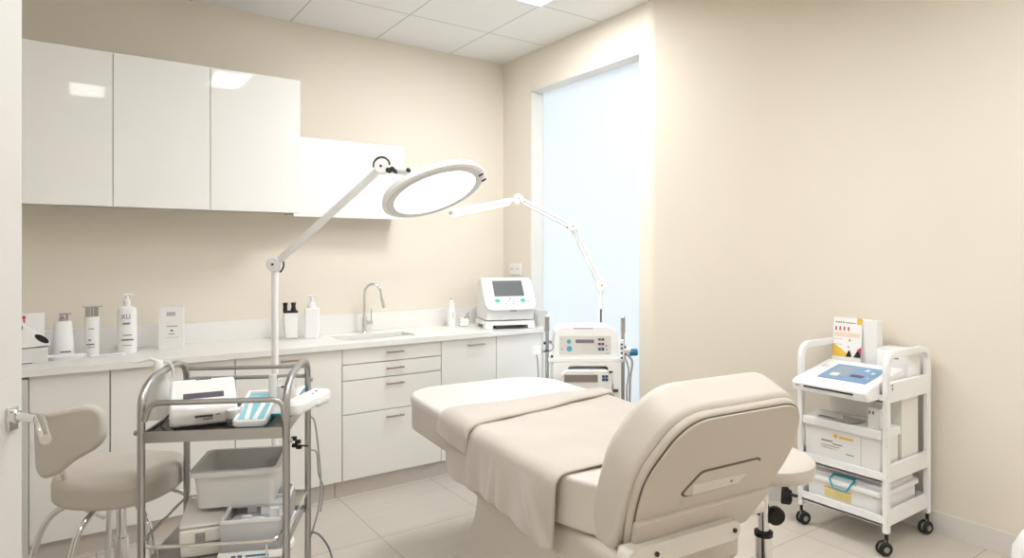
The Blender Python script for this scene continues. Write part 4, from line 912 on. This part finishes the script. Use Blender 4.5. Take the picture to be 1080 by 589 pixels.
# white side tray hooked outside the cart
ZQ = .885
q = [atZ(303, 418, ZQ), atZ(324, 410.5, ZQ + .01), atZ(343, 411.5, ZQ + .01), atZ(328, 434, ZQ + .01), atZ(296, 437, ZQ)]
t = thing('side_tray', 'thick white plastic tray held at the right end of the steel cart', 'tray', cl(CL + .06, .20, ZQ), cy_ - .30)
b = B(); prism(b, rrect(-.062, .018, -.150, .118, .022), -.016, .028, .012, 4); obj('tray', b, m_white2, t)
b = B(); tube(b, [(-.05, -.05, -.01), (-.05, .10, -.01)], .006, 8); box(b, -.06, .03, -.02, 0.06, -.012, -.0, .003); obj('bracket', b, m_chrome, t)
b = B(); cyl(b, (-.02, .06, -.004), (-.02, .06, .031), .005, 10); cyl(b, (-.015, .02, .024), (-.015, .02, .029), .005, 10); obj('bolt', b, m_dark, t)
# clamp and cables hanging at the cart's right
t = thing('power_cable', 'grey power cable looping down beside the cart and over the floor', 'cable', cl(CL + .06, CW, 0))
b = B(); tube(b, spline([cl(CL + .01, CW, .78), cl(CL + .03, CW, .74), atD(338, 500, 2.66), atD(337, 530, 2.66), atD(331, 556, 2.66), atD(326, 570, 2.66)]), .0035, 8)
tube(b, spline([cl(CL + .012, CW, .64), atD(334, 478, 2.66), atD(336, 500, 2.68), atD(341, 515, 2.7), atD(338, 540, 2.7)]), .003, 8); obj('cable', b, m_cable, t, True)
b = B(); tube(b, spline([atD(326, 561, 2.66), atD(336, 564, 2.66), atD(345, 575, 2.66), atD(350, 589, 2.66), atD(351, 610, 2.66)]), .0045, 8); obj('loop', b, mat('blue_grey_cable', s(120, 125, 132), .5), t, True)
t = thing('pipe_clamp', 'small black clamp on the right side of the steel cart', 'clamp', cl(CL, CW * .5, .76))
b = B(); p = atD(311, 470, 2.45)
for q in ((0, 0), (.012, .014), (-.004, .026), (.016, -.006)): box(b, q[0] - .010, q[0] + .010, -.008, .008, q[1] - .007, q[1] + .007, .002, M=Matrix.Translation(p) @ RZ(-TH))
tube(b, [p + RT * .01, p + RT * .05 - UP * .003], .003, 6); tube(b, [p, cl(CL, .22, p.z)], .004, 6); obj('clamp', b, m_black, t, True)
# boxes on the lower tray
LZ = .4065
t = thing('equipment_case', 'beige lidded equipment case with latch on the lower cart tier, left', 'case', cl(.155, .16, LZ), cy_ + .22)
b = B(); box(b, -.068, .068, -.14, .13, .0, .042, .008); obj('lower_case', b, m_box, t)
b = B(); box(b, -.072, .072, -.145, .135, .046, .098, .010, 3); obj('case_body', b, m_box, t)
b = B(); prism(b, rrect(-.072, .070, -.143, .133, .012), .100, .112, .005); obj('lid', b, m_box, t)
b = B(); box(b, -.020, .010, -.150, -.143, .052, .084, .002); obj('latch', b, m_grey, t)
b = B(); box(b, .0722, .074, -.09, -.075, .062, .074); tube(b, fillet([(.03, .04, .113), (.03, .04, .124), (.03, .11, .124), (.03, .11, .113)], .008), .0035, 8); tube(b, fillet([(.048, .04, .113), (.048, .04, .124), (.048, .11, .124), (.048, .11, .113)], .008), .0035, 8); obj('handle', b, m_dark, t)
t = thing('clear_organizer', 'translucent grey organizer box with small supplies on the lower cart tier', 'box', cl(.345, .16, LZ), cy_ + .05)
b = B(); ow, ol, oh = .098, .17, .128
for q in ((-ow, ow, -ol, -ol + .003), (-ow, ow, ol - .003, ol), (-ow, -ow + .003, -ol, ol), (ow - .003, ow, -ol, ol)): box(b, *q, .026, oh)
box(b, -ow, ow, -ol, ol, .024, .028); obj('shell', b, m_frost, t)
b = B(); 
for q in ((-ow - .003, ow + .003, -ol - .003, -ol + .008), (-ow - .003, ow + .003, ol - .008, ol + .003), (-ow - .003, -ow + .008, -ol, ol), (ow - .008, ow + .003, -ol, ol), (-ow, ow, -.03, -.02), (-ow, ow, .05, .06)): box(b, *q, oh - .008, oh + .003, .002)
obj('rim', b, m_bin, t)
b = B(); box(b, -ow + .006, ow - .006, -ol + .006, ol - .006, .03, .085, .004); obj('contents', b, m_bin, t)
random.seed(5)
for k in range(9):
    b = B(); x, y = random.uniform(-.07, .07), random.uniform(-.14, .02); box(b, x - .016, x + .016, y - .008, y + .008, .086, .094 + random.uniform(0, .03), .003, M=RZ(random.uniform(-.2, .2))); obj('supply', b, m_white2, t)
t = thing('lower_box', 'flat white box with blue print under the translucent organizer', 'box', cl(.345, .155, LZ), cy_ + .05)
b = B(); box(b, -.105, .105, -.175, .17, .0, .0235, .004); obj('box', b, m_white2, t)
b = B(); marks(b, frame((0, -.1752, .012), (1, 0, 0), (0, 0, 1)), [(-.06, -.045, 0, 2, .1, .007), (-.04, -.025, 0, 2, .1, .008)], t=.001); obj('black_print', b, m_navy, t)
b = B(); marks(b, frame((0, -.1752, .012), (1, 0, 0), (0, 0, 1)), [(-.015, .06, 0, 1, 0, .006)], t=.001); obj('blue_print', b, m_bluedark, t)
# grey bin standing on them
gb = thing('grey_bin', 'open pale grey rectangular plastic bin stacked on the lower tier boxes', 'bin', cl(.262, .235, LZ + .1315), cy_ + .06)
bw, bl_, bh = .140, .130, .135
t2 = B(); pr0 = rrect(-bw + .012, bw - .012, -bl_ + .012, bl_ - .012, .02); pr1 = rrect(-bw, bw, -bl_, bl_, .024); pr2 = rrect(-bw + .004, bw - .004, -bl_ + .004, bl_ - .004, .022); pr3 = rrect(-bw + .016, bw - .016, -bl_ + .016, bl_ - .016, .018)
lip = rrect(-bw - .014, bw + .014, -bl_ - .014, bl_ + .014, .028)
rings = [[t2.verts.new((x, y, z)) for x, y in pp] for pp, z in ((pr0, 0), (pr1, bh - .018), (lip, bh - .017), (lip, bh - .0005), (rrect(-bw - .012, bw + .012, -bl_ - .012, bl_ + .012, .028), bh), (pr2, bh), (pr3, .006))]
for a, c in zip(rings, rings[1:]):
    n = len(a)
    for k_ in range(n): t2.faces.new((a[k_], a[(k_ + 1) % n], c[(k_ + 1) % n], c[k_]))
t2.faces.new(rings[0]); t2.faces.new(rings[-1]); obj('tub', t2, m_bin, gb)

# ------------------------------------------------------------------ treatment stool at the left
sc = Vector((.165, 2.98, 0)); st = thing('saddle_stool', 'taupe padded stool with backrest and chrome legs left of the steel cart', 'stool', sc, -TH)
# local: x right, y away, z up
b = B(); prism(b, [(.232 * math.copysign(abs(math.cos(a)) ** .8, math.cos(a)), .185 * math.copysign(abs(math.sin(a)) ** .85, math.sin(a))) for a in [2 * PI * q / 44 for q in range(44)]], .50, .605, .035, 6, r0=.022)
for v in b.verts: v.co.z += .018 * (v.co.x / .23) ** 2 * (1 if v.co.x > 0 else .2) + .012 * (v.co.y / .18)
obj('seat', b, m_leather2, st)
b = B(); lathe(b, [(0, .47), (.10, .47), (.12, .498), (0, .498)], 24); obj('seat_plate', b, m_dark, st)
b = B(); cyl(b, (0, 0, .16), (0, 0, .32), .026, 18); cyl(b, (0, 0, .30), (0, 0, .475), .018, 18); obj('gas_column', b, m_chrome, st)
for k_, (ex_, ey_) in enumerate(((-.33, -.10), (.0 - .04, -.30), (.25, -.18), (.26, .22), (-.22, .26))):
    b = B(); tube(b, spline([(ex_ * .42, ey_ * .42, .485), (ex_ * .72, ey_ * .72, .42), (ex_ * .9, ey_ * .9, .25), (ex_, ey_, .02)]), .0115, 12); lg = obj('leg', b, m_chrome, st)
    b = B(); cyl(b, (ex_, ey_, 0), (ex_, ey_, .03), .016, 12, .004); obj('rubber_foot', b, m_black, lg)
# curved backrest pad
P = []
o2 = poly_round([(-.125, .215), (-.10, .232), (.070, .262), (.118, .235), (.122, .14), (.095, .10), (.02, .062), (-.03, .015), (-.085, -.002), (-.118, .03), (-.124, .12)], .05, 6)
t3 = B(); prism(t3, o2, -.024, .024, .018, 4)
bmesh.ops.subdivide_edges(t3, edges=[e for e in t3.edges if e.calc_length() > .05], cuts=6, use_grid_fill=True)
for v in t3.verts:
    x, y, z = v.co; R_ = .17; xc = -.02
    if x < xc: a = (x - xc) / R_ * .9; v.co = Vector((xc + (R_ + z) * math.sin(a), y, (R_ + z) * math.cos(a) - R_))
pc = atD(73, 504, 2.30)
Mpad = frame(Vector((pc.x, pc.y, pc.z)), RT * .98 + FW * .2, UP); 
bmesh.ops.transform(t3, matrix=Mpad, verts=t3.verts); obj('backrest', t3, m_leather2, st, True)
b = B(); tube(b, spline([atD(60, 470, 2.36), atD(66, 500, 2.40), atD(80, 530, 2.50), atD(110, 546, 2.62)]), .010, 10); obj('backrest_bar', b, m_chrome, st, True)

# white rounded bin cropped by the lower right corner
wp_ = atD(1112, 589, 1.62); t = thing('white_pedal_bin', 'white rounded bin just entering the lower right corner of the photo', 'bin', (wp_.x, wp_.y, 0))
ztop = atD(1112, 561, 1.62).z
b = B(); lathe(b, [(0, 0), (.075, 0), (.085, .01), (.085, ztop - .09), (0, ztop - .09)], 32); obj('body', b, m_white2, t)
b = B(); lathe(b, [(.087, ztop - .092), (.085, ztop - .06), (.066, ztop - .02), (.03, ztop - .003), (0, ztop)], 32); obj('lid', b, m_white2, t)

# ------------------------------------------------------------------ light: sky outside the frosted window, lamps above
w = bpy.data.worlds.new('daylight'); bpy.context.scene.world = w; w.use_nodes = True
bg = w.node_tree.nodes['Background']; bg.inputs[0].default_value = (.935, .965, 1.0, 1); bg.inputs[1].default_value = .70

# ------------------------------------------------------------------ camera
cam = bpy.data.cameras.new('camera'); co = bpy.data.objects.new('camera', cam); link(co)
co.location = O; co.rotation_euler = (PI / 2, 0, -TH)
cam.sensor_width = 36; cam.lens = FOC / 1080 * 36; cam.shift_y = -(589 / 2 - CY) / 1080; cam.clip_start = .05
sc_ = bpy.context.scene; sc_.camera = co
sc_.view_settings.view_transform = 'Standard'; sc_.view_settings.look = 'None'; sc_.view_settings.gamma = 1; sc_.view_settings.use_curve_mapping = False
sc_.view_settings.exposure = 1.04
